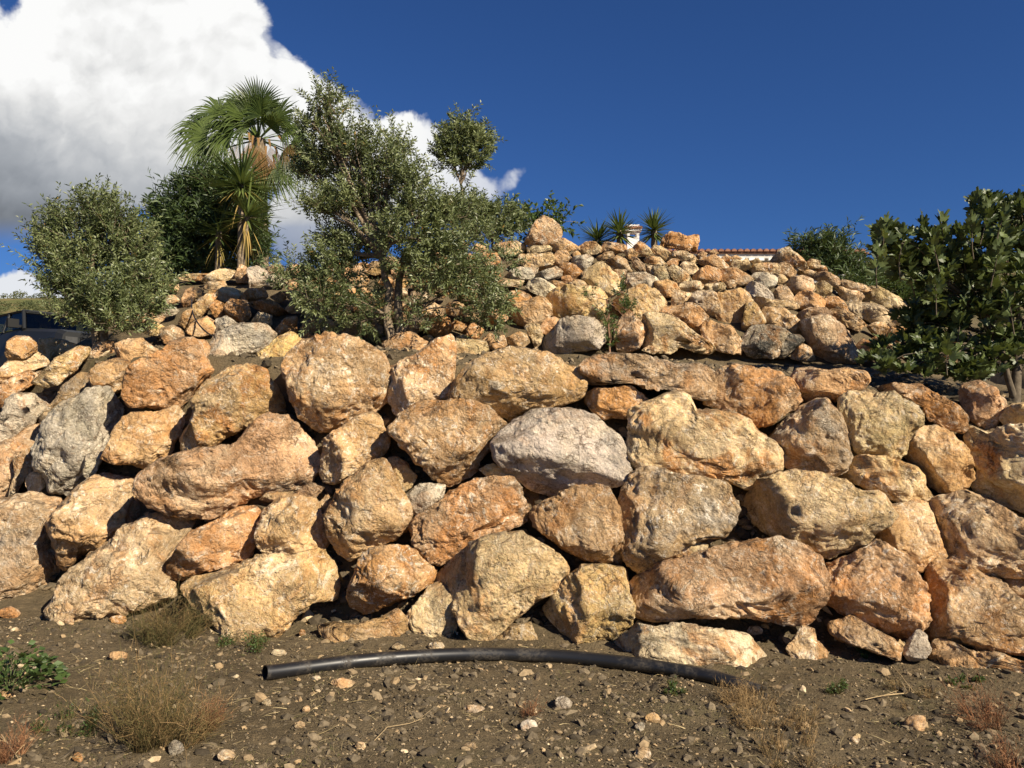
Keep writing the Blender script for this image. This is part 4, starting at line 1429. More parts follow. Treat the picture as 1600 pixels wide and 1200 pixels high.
def twig(label, pts, r0, side, seed):
    """a fallen dry stalk lying on the ground"""
    r = np.random.default_rng(seed)
    P = []
    for px, py in pts:
        Y = hit(px, py, EN, 2.4, 8.0)
        P.append(at(px, py, Y) + (0, 0, 0.02))
    P = np.array(P)
    m = MB()
    m.tube(P, np.linspace(r0, r0 * 0.5, len(P)), 6)
    for k in range(side):
        i = r.integers(0, len(P) - 1)
        a = P[i] + (P[i + 1] - P[i]) * r.random()
        d = r.normal(size=3) * (0.06, 0.05, 0.04)
        d[2] = abs(d[2])
        m.tube([a, a + d * 0.6, a + d], [r0 * 0.5, r0 * 0.4, r0 * 0.2], 5)
    c = P[0]
    tag(m.build('fallen_twig', M_TWIG, None, True, c), label, 'twig')


M_TWIG = plain('bleached_twig', (0.42, 0.31, 0.17), 0.9, 0.1, 0, 0.2, 30.0)
twig('pale dry twig lying on the dirt above the pointed tan stone', [(1352, 1098), (1385, 1091), (1415, 1088), (1434, 1086)], 0.0045, 9, 1)
twig('bare forked twig standing beside the fallen twig at the right', [(1428, 1086), (1418, 1074), (1408, 1060), (1394, 1044)], 0.0035, 4, 2)
twig('thin dry stalk lying at the bottom left corner', [(2, 1155), (20, 1180), (32, 1198)], 0.004, 5, 3)
twig('pale stalk bent over the dirt left of the bottom middle', [(585, 1163), (605, 1142), (640, 1136), (662, 1128)], 0.0022, 2, 4)


# ------------------------------------------------------------------ the black pipe
def pipe():
    pts = [(412, 1055), (460, 1047), (520, 1039), (600, 1030), (690, 1023), (780, 1022), (870, 1026), (960, 1035), (1050, 1049), (1120, 1062), (1190, 1076)]
    P = []
    for px, py in pts:
        Y = hit(px, py + 8, E, 3, 8)
        P.append(at(px, py, Y))
    P = np.array(P)
    t = np.linspace(0, 1, len(P))
    c = [np.polyfit(t, P[:, k], 4) for k in range(3)]
    tt = np.linspace(0, 1, 60)
    Q = np.stack([np.polyval(c[k], tt) for k in range(3)], 1)
    z = EN(Q[:, 0], Q[:, 1])
    rr_ = 0.047
    Q[:, 2] = np.polyval(np.polyfit(tt, z + rr_ * 0.92, 3), tt)
    Q[-8:, 2] -= np.linspace(0, 0.035, 8)
    th = thing('black_pipe', 'long black plastic pipe lying bent on the dirt in front of the wall', 'pipe', Q[0])
    n = 24
    m = MB()
    m.tube(Q - Q[0], rr_, n, cap=False)
    o = m.build('pipe_wall', M_PIPE, th, True)
    m = MB()
    m.tube(Q - Q[0], rr_ * 0.86, n, cap=False)
    m.build('bore', M_PIPE, th, True)
    # cut ends: flat rings
    for a, b in ((0, 1), (-1, -2)):
        tdir = Q[b] - Q[a]
        tdir /= np.linalg.norm(tdir)
        s = np.cross(tdir, (0, 0, 1.0))
        s /= np.linalg.norm(s)
        u = np.cross(s, tdir)
        ang = np.linspace(0, 2 * math.pi, n, endpoint=False)
        ring = np.cos(ang)[:, None] * s + np.sin(ang)[:, None] * u
        ctr = Q[a] - Q[0] - tdir * 0.0005
        V = np.concatenate([ctr + ring * rr_, ctr + ring * rr_ * 0.86])
        mesh_obj('cut_end', V, [(k, (k + 1) % n, n + (k + 1) % n, n + k) for k in range(n)], M_PIPE, th, False)


pipe()


# ------------------------------------------------------------------ trees and shrubs
def limb(m, a, b, ra, rb, r, wob=0.06, n=7, seg=7):
    a, b = np.asarray(a, float), np.asarray(b, float)
    t = np.linspace(0, 1, seg)[:, None]
    L = np.linalg.norm(b - a)
    off = np.cumsum(r.normal(0, wob * L / seg ** 0.5, (seg, 3)), 0)
    off -= off[-1] * t
    off *= np.sin(t * math.pi) ** 0.5
    pts = a + (b - a) * t + off + np.array((0, 0, 0.12 * L)) * (np.sin(t * math.pi) * t)
    m.tube(pts, np.linspace(ra, rb, seg), n)
    return pts


def crown_from_blobs(blobs, n_twigs, leaf_len, leaf_w, per_twig, twig_len, r, up=0.5, out=0.8, opp=True, shell=0.45, jitter=0.3, tone_fn=None):
    """shoots bearing leaves, spread through ellipsoids (centre, radii); returns shoots and leaf arrays"""
    vol = np.array([b[1][0] * b[1][1] * b[1][2] for b in blobs]) ** 0.75
    cnt = r.multinomial(n_twigs, vol / vol.sum())
    B, D = [], []
    for (c, rad), k in zip(blobs, cnt):
        d = r.normal(size=(k, 3))
        d /= np.linalg.norm(d, axis=1, keepdims=True)
        q = (shell + (1 - shell) * r.random(k)) * r.uniform(0.75, 1.08, k)
        q = np.where(r.random(k) < 0.25, q * r.random(k), q)
        p = np.asarray(c) + d * q[:, None] * np.asarray(rad)
        B.append(p)
        dv = d * out + np.array((0, 0, up)) + r.normal(0, jitter, (k, 3))
        D.append(dv / np.linalg.norm(dv, axis=1, keepdims=True))
    B, D = np.concatenate(B), np.concatenate(D)
    n = len(B)
    L = twig_len * r.uniform(0.6, 1.3, n)
    cur = r.normal(0, 0.18, (n, 3))
    t = np.linspace(0.12, 1.0, per_twig)
    pos = B[:, None] + D[:, None] * (L[:, None] * t)[..., None] + cur[:, None] * (L[:, None] * t * t)[..., None]
    side = np.cross(D, r.normal(size=(n, 3)))
    side /= np.linalg.norm(side, axis=1, keepdims=True)
    s2 = np.cross(D, side)
    ph = np.arange(per_twig) * (2.4 if not opp else 0) + (np.arange(per_twig) % 2) * math.pi + (np.arange(per_twig) // 2 % 2) * (math.pi / 2 if opp else 0)
    rad = side[:, None] * np.cos(ph)[None, :, None] + s2[:, None] * np.sin(ph)[None, :, None]
    ld = D[:, None] * 0.75 + rad * 0.85 + r.normal(0, 0.22, (n, per_twig, 3))
    pos = pos.reshape(-1, 3)
    ld = ld.reshape(-1, 3)
    base_t = np.repeat(np.clip(0.45 + 0.4 * gnoise(B * 2.2) + r.normal(0, 0.12, n), 0, 0.9), per_twig)
    tone = np.clip(base_t + r.normal(0, 0.2, len(pos)), 0, 0.94)
    old = r.random(len(pos)) < 0.004
    tone[old] = 0.99
    keep = r.random(len(pos)) < 0.92
    V, f, tn = leaf_cards(pos[keep], ld[keep], leaf_len, leaf_w, r, tone=tone[keep])
    tips = B + D * L[:, None] + cur * L[:, None]
    return B, D, L, tips, V, f, tn


def px_blobs(lst, Y):
    out = []
    for q in lst:
        px, py, rx, ry = q[:4]
        dy = q[4] if len(q) > 4 else 0.0
        s = (Y + dy) / 1270
        out.append((at(px, py, Y + dy), (rx * s, (rx + ry) / 2 * s * 0.85, ry * s)))
    return out


def twig_mesh(name, B, tips, parent, C, mat, w0=0.004):
    n = len(B)
    d = tips - B
    L = np.linalg.norm(d, axis=1)
    r = np.random.default_rng(1)
    V, f, m = strips(B - C, d / L[:, None], L, np.full(n, w0), 2, 0.0, r, 0.02)
    o = mesh_obj(name, V, f, mat, parent, False)
    o['kind'] = 'stuff'
    return o


def tree(name, label, cat, base, trunk_pts, blobs, n_twigs, mat, leaf=(0.060, 0.0175), per=24, tlen=0.26, seed=1, tr=0.045,
         bark=None, subs=7, stems=1, **kw):
    r = np.random.default_rng(seed)
    C = np.asarray(base, float)
    th = thing(name, label, cat, C)
    bark = bark or M_BARK
    m = MB()
    forks = []
    for k, tp in enumerate(trunk_pts):
        tp = [np.asarray(q, float) for q in tp]
        pts = [tp[0]]
        for a, b in zip(tp[:-1], tp[1:]):
            pts += [a + (b - a) * t + r.normal(0, 0.012, 3) for t in (0.25, 0.5, 0.75)] + [b]
        rad = np.linspace(tr, tr * 0.55, len(pts))
        rad[0] *= 1.35
        m.tube(np.array(pts) - C, rad, 10)
        forks.append(tp[-1])
    o = m.build('trunk', bark, th, True)
    mb = MB()
    B, D, L, tips, V, f, tn = crown_from_blobs(blobs, n_twigs, leaf[0], leaf[1], per, tlen, r, **kw)
    nodes = []
    for c, rad in blobs:
        fk = min(forks, key=lambda q: np.linalg.norm(q - c))
        P = limb(mb, fk - C, c - C, tr * 0.5, tr * 0.20, r)
        nodes += list(P[2:])
        for s in range(subs):
            d = r.normal(size=3)
            d /= np.linalg.norm(d)
            d[2] = abs(d[2]) * 0.7 + d[2] * 0.3
            e = c - C + d * np.array(rad) * 0.85
            st = P[r.integers(2, len(P))]
            P2 = limb(mb, st, e, tr * 0.18, tr * 0.07, r, n=5, seg=5)
            nodes += list(P2[1:])
    mb.build('limbs', bark, th, True)
    # every shoot hangs from the nearest bough
    nodes = np.array(nodes)
    near = np.array([nodes[np.argmin(((nodes - (q - C)) ** 2).sum(1))] for q in B])
    tb = twig_mesh('twigs', near + C, tips, th, C, bark)
    cr = mesh_obj('crown', V - C, f, mat, th, False, None, tn)
    cr['kind'] = 'stuff'
    return th


def ground_at(px, py, y0=2.5, y1=16):
    Y = hit(px, py, EN, y0, y1)
    return at(px, py, Y)


# big olive on the terrace, in front of the upper wall
YO = 9.05
b0 = np.array((ray(612, 525)[0] * YO, YO, float(EN(ray(612, 525)[0] * YO, YO)[0]) - 0.03))
f1, f2 = at(598, 398, YO), at(628, 410, YO + 0.15)
big = px_blobs([(510, 172, 30, 24), (497, 205, 30, 24), (545, 240, 46, 36), (505, 262, 38, 40, 0.2), (592, 262, 46, 36), (560, 325, 68, 42, 0.15), (640, 290, 34, 34, -0.2),
                (655, 340, 52, 32, -0.2), (500, 330, 32, 26), (530, 378, 42, 20, 0.2), (700, 342, 36, 28), (690, 392, 50, 30, -0.15),
                (478, 270, 16, 20, 0.2), (515, 405, 36, 20, 0.1), (565, 405, 34, 26, 0.1), (640, 420, 36, 22, -0.2), (620, 378, 44, 32, -0.3), (742, 368, 20, 18, 0.2), (618, 235, 22, 22, 0.1)], YO)
tree('olive_tree', 'big silvery olive tree with twin trunks in front of the upper wall', 'tree', b0,
     [[b0 + (0.0, 0, 0), at(606, 470, YO), f1], [b0 + (0.07, 0.05, 0), at(622, 470, YO + 0.05), f2]], big, 1600, M_OLIVE, seed=3, tr=0.062, subs=8, up=1.05, out=0.55)
# suckers and low boughs at its foot
tree('olive_suckers', 'dense olive suckers growing around the foot of the twin trunks', 'shrub', b0 + (0, -0.1, 0),
     [[b0 + (0.02, -0.1, 0), at(600, 490, YO - 0.1)], [b0 + (0.04, -0.1, 0), at(640, 490, YO - 0.1)]],
     px_blobs([(505, 478, 46, 32, 0.0), (462, 440, 30, 24, 0.2), (520, 425, 40, 24, 0.1), (690, 455, 48, 26, -0.1), (735, 440, 38, 28, 0.0), (765, 492, 32, 30, 0.0), (655, 502, 20, 16, -0.2),
               (575, 490, 22, 28, 0.0), (545, 512, 24, 12, 0.0), (785, 410, 24, 14, 0.3), (700, 420, 40, 20, -0.2)], YO), 680, M_OLIVE, seed=4, tr=0.02, subs=4, up=0.7)

YL = 9.0
b1 = np.array((ray(150, 535)[0] * YL, YL, float(EN(ray(150, 535)[0] * YL, YL)[0]) - 0.03))
tree('olive_tree', 'bushy grey-green olive tree at the left beside the parked car', 'tree', b1,
     [[b1, at(148, 490, YL), at(140, 440, YL)], [b1 + (0.06, 0, 0), at(170, 490, YL), at(185, 440, YL)]],
     px_blobs([(150, 332, 26, 26), (108, 362, 36, 32), (170, 365, 40, 36), (75, 385, 26, 26, 0.1), (130, 415, 58, 36), (208, 395, 32, 42, 0.1), (62, 400, 16, 18, -0.1),
               (212, 450, 38, 32), (100, 455, 44, 30, -0.1), (160, 475, 50, 32, -0.2), (222, 490, 38, 20, -0.1), (115, 505, 30, 16, -0.2), (180, 512, 38, 14, -0.3),
               (245, 455, 16, 24, 0.1)], YL), 1350, M_OLIVE, seed=6, tr=0.05, subs=7, up=1.0, out=0.6)

YS = 12.9
b2 = np.array((ray(728, 380)[0] * YS, YS, float(EN(ray(728, 380)[0] * YS, YS)[0]) - 0.03))
tree('olive_tree', 'small round-headed olive tree rising behind the crest of the upper wall', 'tree', b2,
     [[b2, at(722, 310, YS), at(720, 288, YS)]],
     px_blobs([(718, 215, 26, 26), (700, 240, 26, 22), (742, 232, 24, 28), (722, 255, 28, 22), (752, 222, 14, 20, 0.2)], YS), 330, M_OLIVE, seed=8, tr=0.035, subs=6, up=0.9,
     leaf=(0.08, 0.024), tlen=0.24)
b2b = np.array((ray(770, 385)[0] * 12.7, 12.7, float(EN(ray(770, 385)[0] * 12.7, 12.7)[0]) - 0.03))
tree('olive_shrub', 'low olive shrub on the crest between the big olive and the pointed rock', 'shrub', b2b, [[b2b, at(768, 368, 12.7)]],
     px_blobs([(745, 345, 34, 26), (785, 350, 34, 26), (770, 372, 44, 16, -0.2), (715, 335, 26, 22)], 12.7), 330, M_OLIVE, seed=9, tr=0.03, subs=5, up=0.9, leaf=(0.08, 0.024))
b2c = np.array((ray(850, 385)[0] * 13.2, 13.2, float(EN(ray(850, 385)[0] * 13.2, 13.2)[0]) - 0.03))
tree('broadleaf_shrub', 'dark green broad-leaved shrub behind the pointed rock', 'shrub', b2c, [[b2c, at(848, 365, 13.2)]],
     px_blobs([(820, 340, 24, 18), (860, 342, 26, 20), (880, 350, 14, 16), (840, 360, 40, 14), (805, 330, 14, 10)], 13.2), 110, M_BROAD, seed=10, tr=0.03,
     leaf=(0.085, 0.042), per=14, tlen=0.2, subs=4, opp=False)

# sapling on the face of the upper wall
b3 = ground_at(953, 548, 8, 11)
YB = b3[1] - 0.1
b3 = np.array((ray(953, 549)[0] * YB, YB, CAM[2] + ray(953, 549)[2] * YB - 0.05))
tree('sapling', 'thin young shrub with a bare reddish stem against the upper wall', 'shrub', b3,
     [[b3, at(951, 500, YB), at(947, 468, YB)]],
     px_blobs([(975, 455, 13, 12), (955, 530, 16, 18), (978, 485, 14, 14), (950, 505, 9, 14), (922, 465, 14, 9), (985, 512, 8, 8)], YB), 64, M_BROAD, seed=12, tr=0.011,
     leaf=(0.05, 0.018), per=16, tlen=0.13, subs=3, up=0.8, bark=plain('red_stem', (0.24, 0.13, 0.08), 0.8))

# oleanders
YD = 14.2
b4 = np.array((ray(320, 425)[0] * YD, YD, float(EN(ray(320, 425)[0] * YD, YD)[0])))
tree('oleander_bush', 'large dense dark green oleander under the palm', 'shrub', b4,
     [[b4, at(318, 390, YD)], [b4 + (0.2, 0, 0), at(345, 390, YD)], [b4 + (-0.2, 0, 0), at(290, 390, YD)]],
     px_blobs([(335, 300, 48, 32), (295, 320, 46, 34), (258, 345, 30, 32), (265, 380, 42, 36), (320, 365, 64, 50), (370, 350, 44, 50), (300, 410, 60, 30), (385, 400, 36, 30),
               (250, 420, 36, 26), (350, 285, 34, 18), (400, 392, 18, 20), (290, 445, 40, 16), (340, 430, 50, 20)], YD), 1500, M_OLEANDER, seed=14, tr=0.04, leaf=(0.14, 0.026), per=20, tlen=0.32, subs=5, up=0.8, opp=False)
YR = 13.6
b5 = np.array((ray(1290, 435)[0] * YR, YR, float(EN(ray(1290, 435)[0] * YR, YR)[0])))
tree('oleander_bush', 'oleander with upright shoots at the right end of the upper wall crest', 'shrub', b5,
     [[b5, at(1288, 425, YR)], [b5 + (0.15, 0, 0), at(1300, 425, YR)]],
     px_blobs([(1265, 398, 32, 20), (1300, 400, 30, 22), (1320, 425, 26, 20), (1345, 438, 26, 14), (1285, 420, 36, 20), (1315, 448, 24, 14, -0.2), (1338, 460, 24, 12, -0.2)], YR), 420, M_OLEANDER, seed=15, tr=0.03,
     leaf=(0.13, 0.022), per=18, tlen=0.30, subs=6, up=1.3, opp=False)
b6 = np.array((ray(1390, 470)[0] * 14.0, 14.0, CAM[2] + ray(1390, 478)[2] * 14.0))
tree('green_shrub', 'bright green low shrubs behind the right shoulder of the upper wall', 'shrub', b6, [[b6 - (0, 0, 0.5), at(1390, 462, 14.0)]],
     px_blobs([(1365, 452, 24, 14), (1400, 462, 26, 16), (1430, 470, 26, 18), (1455, 485, 22, 18)], 14.0), 300, M_BROAD, seed=16, tr=0.025,
     leaf=(0.10, 0.018), per=18, tlen=0.22, subs=5, up=1.0, opp=False)


# fig tree at the right
def lobed_leaf(name, mat, seed, size):
    r = random.Random(seed)
    pts = [(0, 0)]
    lob = [(-1.75, 0.28), (-1.30, 0.50), (-1.05, 0.56), (-0.85, 0.48), (-0.66, 0.80), (-0.44, 0.84), (-0.30, 0.62), (-0.12, 1.0), (0.12, 1.0), (0.30, 0.62), (0.44, 0.84), (0.66, 0.80), (0.85, 0.48), (1.05, 0.56), (1.30, 0.50), (1.75, 0.28)]
    V = [(0, 0, 0), (0, 0.45, 0.0)]
    for a, d in lob:
        a *= r.uniform(0.92, 1.08)
        d *= r.uniform(0.88, 1.12)
        x, y = d * math.sin(a) * 0.85, d * math.cos(a) * 0.9 + 0.12
        V.append((x, y, abs(x) * 0.22 - max(0, y - 0.6) * 0.35))
    n = len(lob)
    f = [(1, 2 + k + 1, 2 + k) for k in range(n - 1)] + [(0, 1, 2), (0, 2 + n - 1, 1)]
    me = bpy.data.meshes.new(name)
    me.from_pydata([tuple(np.array(v) * size) for v in V], [], f)
    t = me.attributes.new('tone', 'FLOAT', 'POINT')
    t.data.foreach_set('value', np.full(len(V), (seed % 7) / 7.0 * 0.85, np.float32))
    me.materials.append(mat)
    return me, np.array(V) * size, np.array(f)


def fig_tree():
    r = np.random.default_rng(19)
    Yf = 7.9
    base = np.array((ray(1583, 608)[0] * Yf, Yf, float(EN(ray(1583, 608)[0] * Yf, Yf)[0]) - 0.03))
    th = thing('fig_tree', 'dark fig tree with lobed leaves at the right edge of the terrace', 'tree', base)
    blobs = px_blobs([(1570, 360, 45, 40), (1600, 345, 50, 45), (1520, 400, 55, 45), (1460, 395, 42, 34), (1405, 392, 42, 32), (1560, 440, 70, 55), (1490, 460, 60, 50),
                      (1440, 425, 40, 30), (1600, 500, 60, 60), (1530, 520, 60, 45), (1460, 510, 48, 36, 0.2), (1650, 430, 60, 80), (1560, 560, 50, 28), (1660, 540, 50, 50),
                      (1440, 545, 40, 22, 0.1), (1400, 552, 40, 16, 0.2), (1480, 570, 50, 20, -0.1), (1425, 575, 50, 12, -0.1), (1430, 500, 30, 26, 0.3), (1520, 590, 40, 12, -0.1), (1370, 568, 20, 8, 0.1), (1545, 325, 20, 16), (1380, 370, 20, 14), (1690, 320, 70, 60), (1740, 270, 70, 60, 0.2), (1740, 420, 80, 80, 0.2)], Yf)
    m = MB()
    top = at(1590, 540, Yf)
    m.tube(np.array([base, base * 0.6 + top * 0.4 + (0.01, 0, 0), top]) - base, [0.06, 0.045, 0.036], 10)
    t2 = at(1565, 545, Yf - 0.1)
    m.tube(np.array([base + (0.03, 0, 0), (base + t2) / 2, t2]) - base, [0.035, 0.03, 0.024], 8)
    m.build('trunk', M_FIGBARK, th, True)
    mb = MB()
    pos, dirs = [], []
    for c, rad in blobs:
        P = limb(mb, top - base, c - base, 0.020, 0.008, r, 0.05)
        k = int(36 * (rad[0] * rad[2] / 0.08) ** 0.7 * 0.72) + 6
        for s in range(k):
            d = r.normal(size=3)
            d /= np.linalg.norm(d)
            e = c + d * np.array(rad) * r.uniform(0.55, 1.0)
            st = P[r.integers(3, len(P))]
            if r.random() < 0.45:
                limb(mb, st, e - base, 0.006, 0.003, r, 0.05, 5, 4)
            nl = r.integers(4, 8)
            for q in range(nl):
                an = q * 2.4 + r.random()
                ld = np.array((math.cos(an), math.sin(an), r.uniform(0.1, 1.5)))
                ld = ld + d * 0.4
                pos.append(e + ld * 0.025)
                dirs.append(ld / np.linalg.norm(ld))
    # upright leafy sprays standing out of the crown
    for (sx, sy) in [(1385, 352), (1412, 368), (1440, 348), (1470, 346), (1398, 385), (1502, 372), (1530, 312), (1545, 330), (1518, 352), (1592, 318), (1570, 335), (1620, 300),
                     (1372, 398), (1455, 372), (1488, 395), (1560, 395), (1535, 430), (1575, 470), (1500, 500), (1590, 440), (1460, 440), (1420, 412), (1545, 545), (1480, 535)]:
        e = at(sx, sy, Yf - r.uniform(0.0, 0.5))
        st = e + np.array((r.uniform(-0.05, 0.12), 0.1, -0.30))
        limb(mb, st - base, e - base, 0.007, 0.003, r, 0.04, 5, 4)
        for q in range(13):
            t = q / 12
            an = q * 2.4 + r.random()
            ld = np.array((math.cos(an) * (1.1 - 0.7 * t), math.sin(an) * (1.1 - 0.7 * t), 0.35 + 1.0 * t))
            pos.append(st + (e - st) * (0.35 + 0.65 * t) + ld * 0.02)
            dirs.append(ld / np.linalg.norm(ld))
    mb.build('branches', M_FIGBARK, th, True)
    pos, dirs = np.array(pos), np.array(dirs)
    n = len(pos)
    meshes = [lobed_leaf('leaf', M_FIG, s, 0.105) for s in range(7)]
    # the leaves nearest the viewer stand as single parts, the rest together
    inview = pos[:, 0] / pos[:, 1] < 0.64
    order = np.argsort(pos[:, 1] + np.where(inview, 0, 9) + r.normal(0, 0.25, n))
    VV, FF, TT, cnt = [], [], [], 0
    for rank, i in enumerate(order):
        d = dirs[i]
        q = Vector(d).to_track_quat('Y', 'Z')
        rot = (q.to_matrix() @ Matrix.Rotation(r.uniform(-1.6, 1.6), 3, 'Y'))
        s = r.uniform(0.7, 1.2)
        me, V, f = meshes[r.integers(0, 7)]
        if rank < 290:
            o = link('leaf', me, th)
            o.location = tuple(pos[i] - base)
            o.rotation_euler = rot.to_euler()
            o.scale = (s, s, s)
        else:
            VV.append(V @ np.array(rot).T * s + pos[i] - base)
            FF.append(f + cnt)
            TT.append(np.full(len(V), np.clip(r.normal(0.42, 0.22), 0, 0.95)))
            cnt += len(V)
    o = mesh_obj('foliage', np.concatenate(VV), np.concatenate(FF), M_FIG, th, False, None, np.concatenate(TT))
    o['kind'] = 'stuff'


fig_tree()


# fan palm
def fan(name, hub, d, pet, blade, mat, parent, C, r, nseg=34, spread=200, droop=0.35, face=None, tone=(0.2, 0.9), shred=0.25, wf=1.0):
    """one fan leaf: stalk and pleated segments joined at the palm of the blade"""
    d = np.asarray(d, float)
    d /= np.linalg.norm(d)
    nrm = np.asarray(face if face is not None else (0.2, -0.8, 0.55), float)
    s = np.cross(d, nrm)
    s /= np.linalg.norm(s)
    nrm = np.cross(s, d)
    hub = np.asarray(hub, float)
    mid = hub + d * pet * 0.5 - np.array((0, 0, 0.06 * pet))
    end = hub + d * pet - np.array((0, 0, 0.16 * pet))
    V, F, T = [], [], []
    # stalk
    for p, w in ((hub, 0.022), (mid, 0.018), (end, 0.014)):
        V += [p - s * w, p + s * w]
        T += [tone[1] * 0.9] * 2
    F += [(0, 1, 3, 2), (2, 3, 5, 4)]
    k0 = 6
    for i in range(nseg):
        a = R(-spread / 2 + spread * (i + 0.5) / nseg)
        da = R(spread / nseg)
        L = blade * (0.80 + 0.20 * math.cos(a * 0.8)) * r.uniform(0.9, 1.08)
        dr = math.cos(a) * d + math.sin(a) * s
        lat = -math.sin(a) * d + math.cos(a) * s
        ttone = np.clip(r.normal((tone[0] + tone[1]) / 2, (tone[1] - tone[0]) / 3), 0, 0.95)
        dz = droop * r.uniform(0.6, 1.5)
        prev = None
        for j, t in enumerate((0.0, 0.35, 0.62, 0.82, 1.0)):
            wj = L * t * math.tan(da / 2) if t < 0.6 else L * 0.6 * math.tan(da / 2) * (1 - (t - 0.6) / 0.4 * 0.93)
            wj *= wf
            sag = np.array((0, 0, -dz * L * max(0, t - 0.35) ** 2 * 1.8))
            c = end + dr * L * t + sag + nrm * (0.05 * L * t) + lat * (r.normal(0, shred * 0.06) * L * max(0, t - 0.6))
            V += [c - lat * wj, c + nrm * wj * 0.55, c + lat * wj]
            T += [ttone] * 3
            b = k0 + j * 3
            if j:
                F += [(b - 3, b - 2, b + 1, b), (b - 2, b - 1, b + 2, b + 1)]
        k0 += 15
    return mesh_obj(name, np.array(V) - C, np.array(F), mat, parent, False, None, T)


def palm():
    r = np.random.default_rng(23)
    Y = 15.0
    s = Y / 1270
    base = np.array((ray(410, 420)[0] * Y, Y, float(EN(ray(410, 420)[0] * Y, Y)[0]) - 0.05))
    th = thing('fan_palm', 'tall fan palm with green fronds and a skirt of dead brown leaves', 'palm', base)
    hub = at(404, 218, Y)
    m = MB()
    zz = np.linspace(0, 1, 16)
    pts = base + (hub - base) * zz[:, None]
    rad = 0.15 + 0.012 * (np.arange(16) % 2) - 0.03 * zz
    m.tube(pts - base, rad, 14)
    m.build('trunk', M_BARK, th, True)
    # angle in the picture, tilt towards the viewer, stalk, blade (px)
    green = [(112, 0.05, 58, 54, .5), (88, 0.30, 52, 58, .2), (50, 0.20, 46, 54, .35), (140, 0.1, 78, 52, .6), (128, -0.5, 80, 50, .5), (160, 0.15, 86, 56, .7), (174, 0.30, 78, 56, .7),
             (150, 0.55, 44, 46, .5), (112, 0.70, 26, 42, .35), (18, 0.35, 52, 46, .7), (2, 0.1, 54, 46, .9), (70, -0.6, 62, 50, .5), (32, -0.5, 62, 48, .7), (192, 0.2, 62, 50, 1.0),
             (98, -0.4, 66, 52, .4), (166, -0.4, 82, 50, .8), (345, 0.3, 50, 42, 1.0), (182, 0.5, 52, 46, .8), (132, 0.4, 50, 46, .7), (62, 0.6, 24, 40, .3), (345, -0.2, 56, 44, .9), (120, 0.5, 44, 50, .5), (145, 0.75, 30, 46, .6), (100, 0.5, 40, 52, .3), (165, 0.7, 40, 48, .8), (75, 0.45, 42, 50, .3), (35, 0.6, 34, 44, .6), (155, -0.1, 84, 48, 1.0)]
    for k, (an, tilt, pet, bl, dr) in enumerate(green):
        d = np.array((math.cos(R(an)), -tilt, math.sin(R(an))))
        fc_ = np.array((r.uniform(-0.2, 0.9), r.uniform(-1.0, -0.3), r.uniform(0.0, 0.9)))
        fan('frond', hub, d, pet * s, bl * s, M_PALM, th, base, r, droop=dr, face=fc_, spread=r.uniform(150, 210), tone=(0.05, 0.5) if k % 3 == 1 else (0.3, 0.95))  # every third fan darker: shade among the fronds put into its leaf tone
    # hanging half-dry fronds and the dead skirt
    for k, (ox, oy, an, bl, mt, tn) in enumerate([(20, 40, -70, 66, M_PALM, (0.4, 0.95)), (8, 46, -95, 62, M_PALM, (0.2, 0.7)), (34, 34, -60, 58, M_PALM, (0.2, 0.8)),
                                                (-8, 20, -100, 52, M_DEADPALM, (0.2, 0.9)), (10, 10, -80, 56, M_DEADPALM, (0.3, 0.95)), (24, 8, -75, 56, M_DEADPALM, (0.1, 0.7)),
                                                (0, 4, -92, 48, M_DEADPALM, (0.5, 0.95)), (30, 16, -62, 50, M_DEADPALM, (0.1, 0.6)), (14, 30, -88, 58, M_DEADPALM, (0.05, 0.5)),
                                                (-16, 6, -110, 40, M_DEADPALM, (0.3, 0.9)), (38, 2, -50, 44, M_DEADPALM, (0.2, 0.8)), (20, 20, -85, 60, M_DEADPALM, (0.2, 0.9)), (6, 24, -84, 56, M_DEADPALM, (0.1, 0.6)), (28, 30, -78, 60, M_DEADPALM, (0.1, 0.5)), (34, 22, -88, 52, M_DEADPALM, (0.4, 0.95)), (-4, 2, -80, 44, M_DEADPALM, (0.5, 0.95))]):
        h = hub + np.array((ox * s, r.uniform(-0.42, -0.12), -oy * s))
        d = np.array((math.cos(R(an)), -0.15, math.sin(R(an))))
        fan('dead_frond' if mt is M_DEADPALM else 'frond', h, d, 12 * s, bl * s * r.uniform(0.8, 1.15), mt, th, base, r, nseg=22, spread=70 if mt is M_DEADPALM else 100, droop=0.2,
            face=(0.3, -0.9, 0.1), tone=tn, shred=2.6, wf=0.5 if mt is M_DEADPALM else 0.8)


palm()


# yuccas
def sword(name, length, width, mat, bend, tone):
    t = np.linspace(0, 1, 5)
    V = []
    for q in t:
        w = width * (0.65 + 0.5 * q - 1.15 * q * q) if q < 1 else 0.001
        c = np.array((0, length * q * (1 - 0.15 * bend * q), -bend * length * 0.45 * q * q))
        V += [c - (w / 2, 0, 0), c + (0, 0, -w * 0.18), c + (w / 2, 0, 0)]
    F = [(j * 3 + a, j * 3 + a + 1, j * 3 + a + 4, j * 3 + a + 3) for j in range(4) for a in (0, 1)]
    me = bpy.data.meshes.new(name)
    me.from_pydata([tuple(v) for v in V], [], F)
    a = me.attributes.new('tone', 'FLOAT', 'POINT')
    a.data.foreach_set('value', np.full(len(V), tone, np.float32))
    me.materials.append(mat)
    return me


SW = [sword('leaf', 0.55, 0.050, M_YUCCA, b, t) for b, t in ((0.05, 0.2), (0.15, 0.5), (0.3, 0.8), (0.1, 0.95))]
SWOLD = [sword('dry_leaf', 0.52, 0.036, M_YUCCAOLD, b, t) for b, t in ((0.2, 0.2), (0.4, 0.55), (0.3, 0.9))]


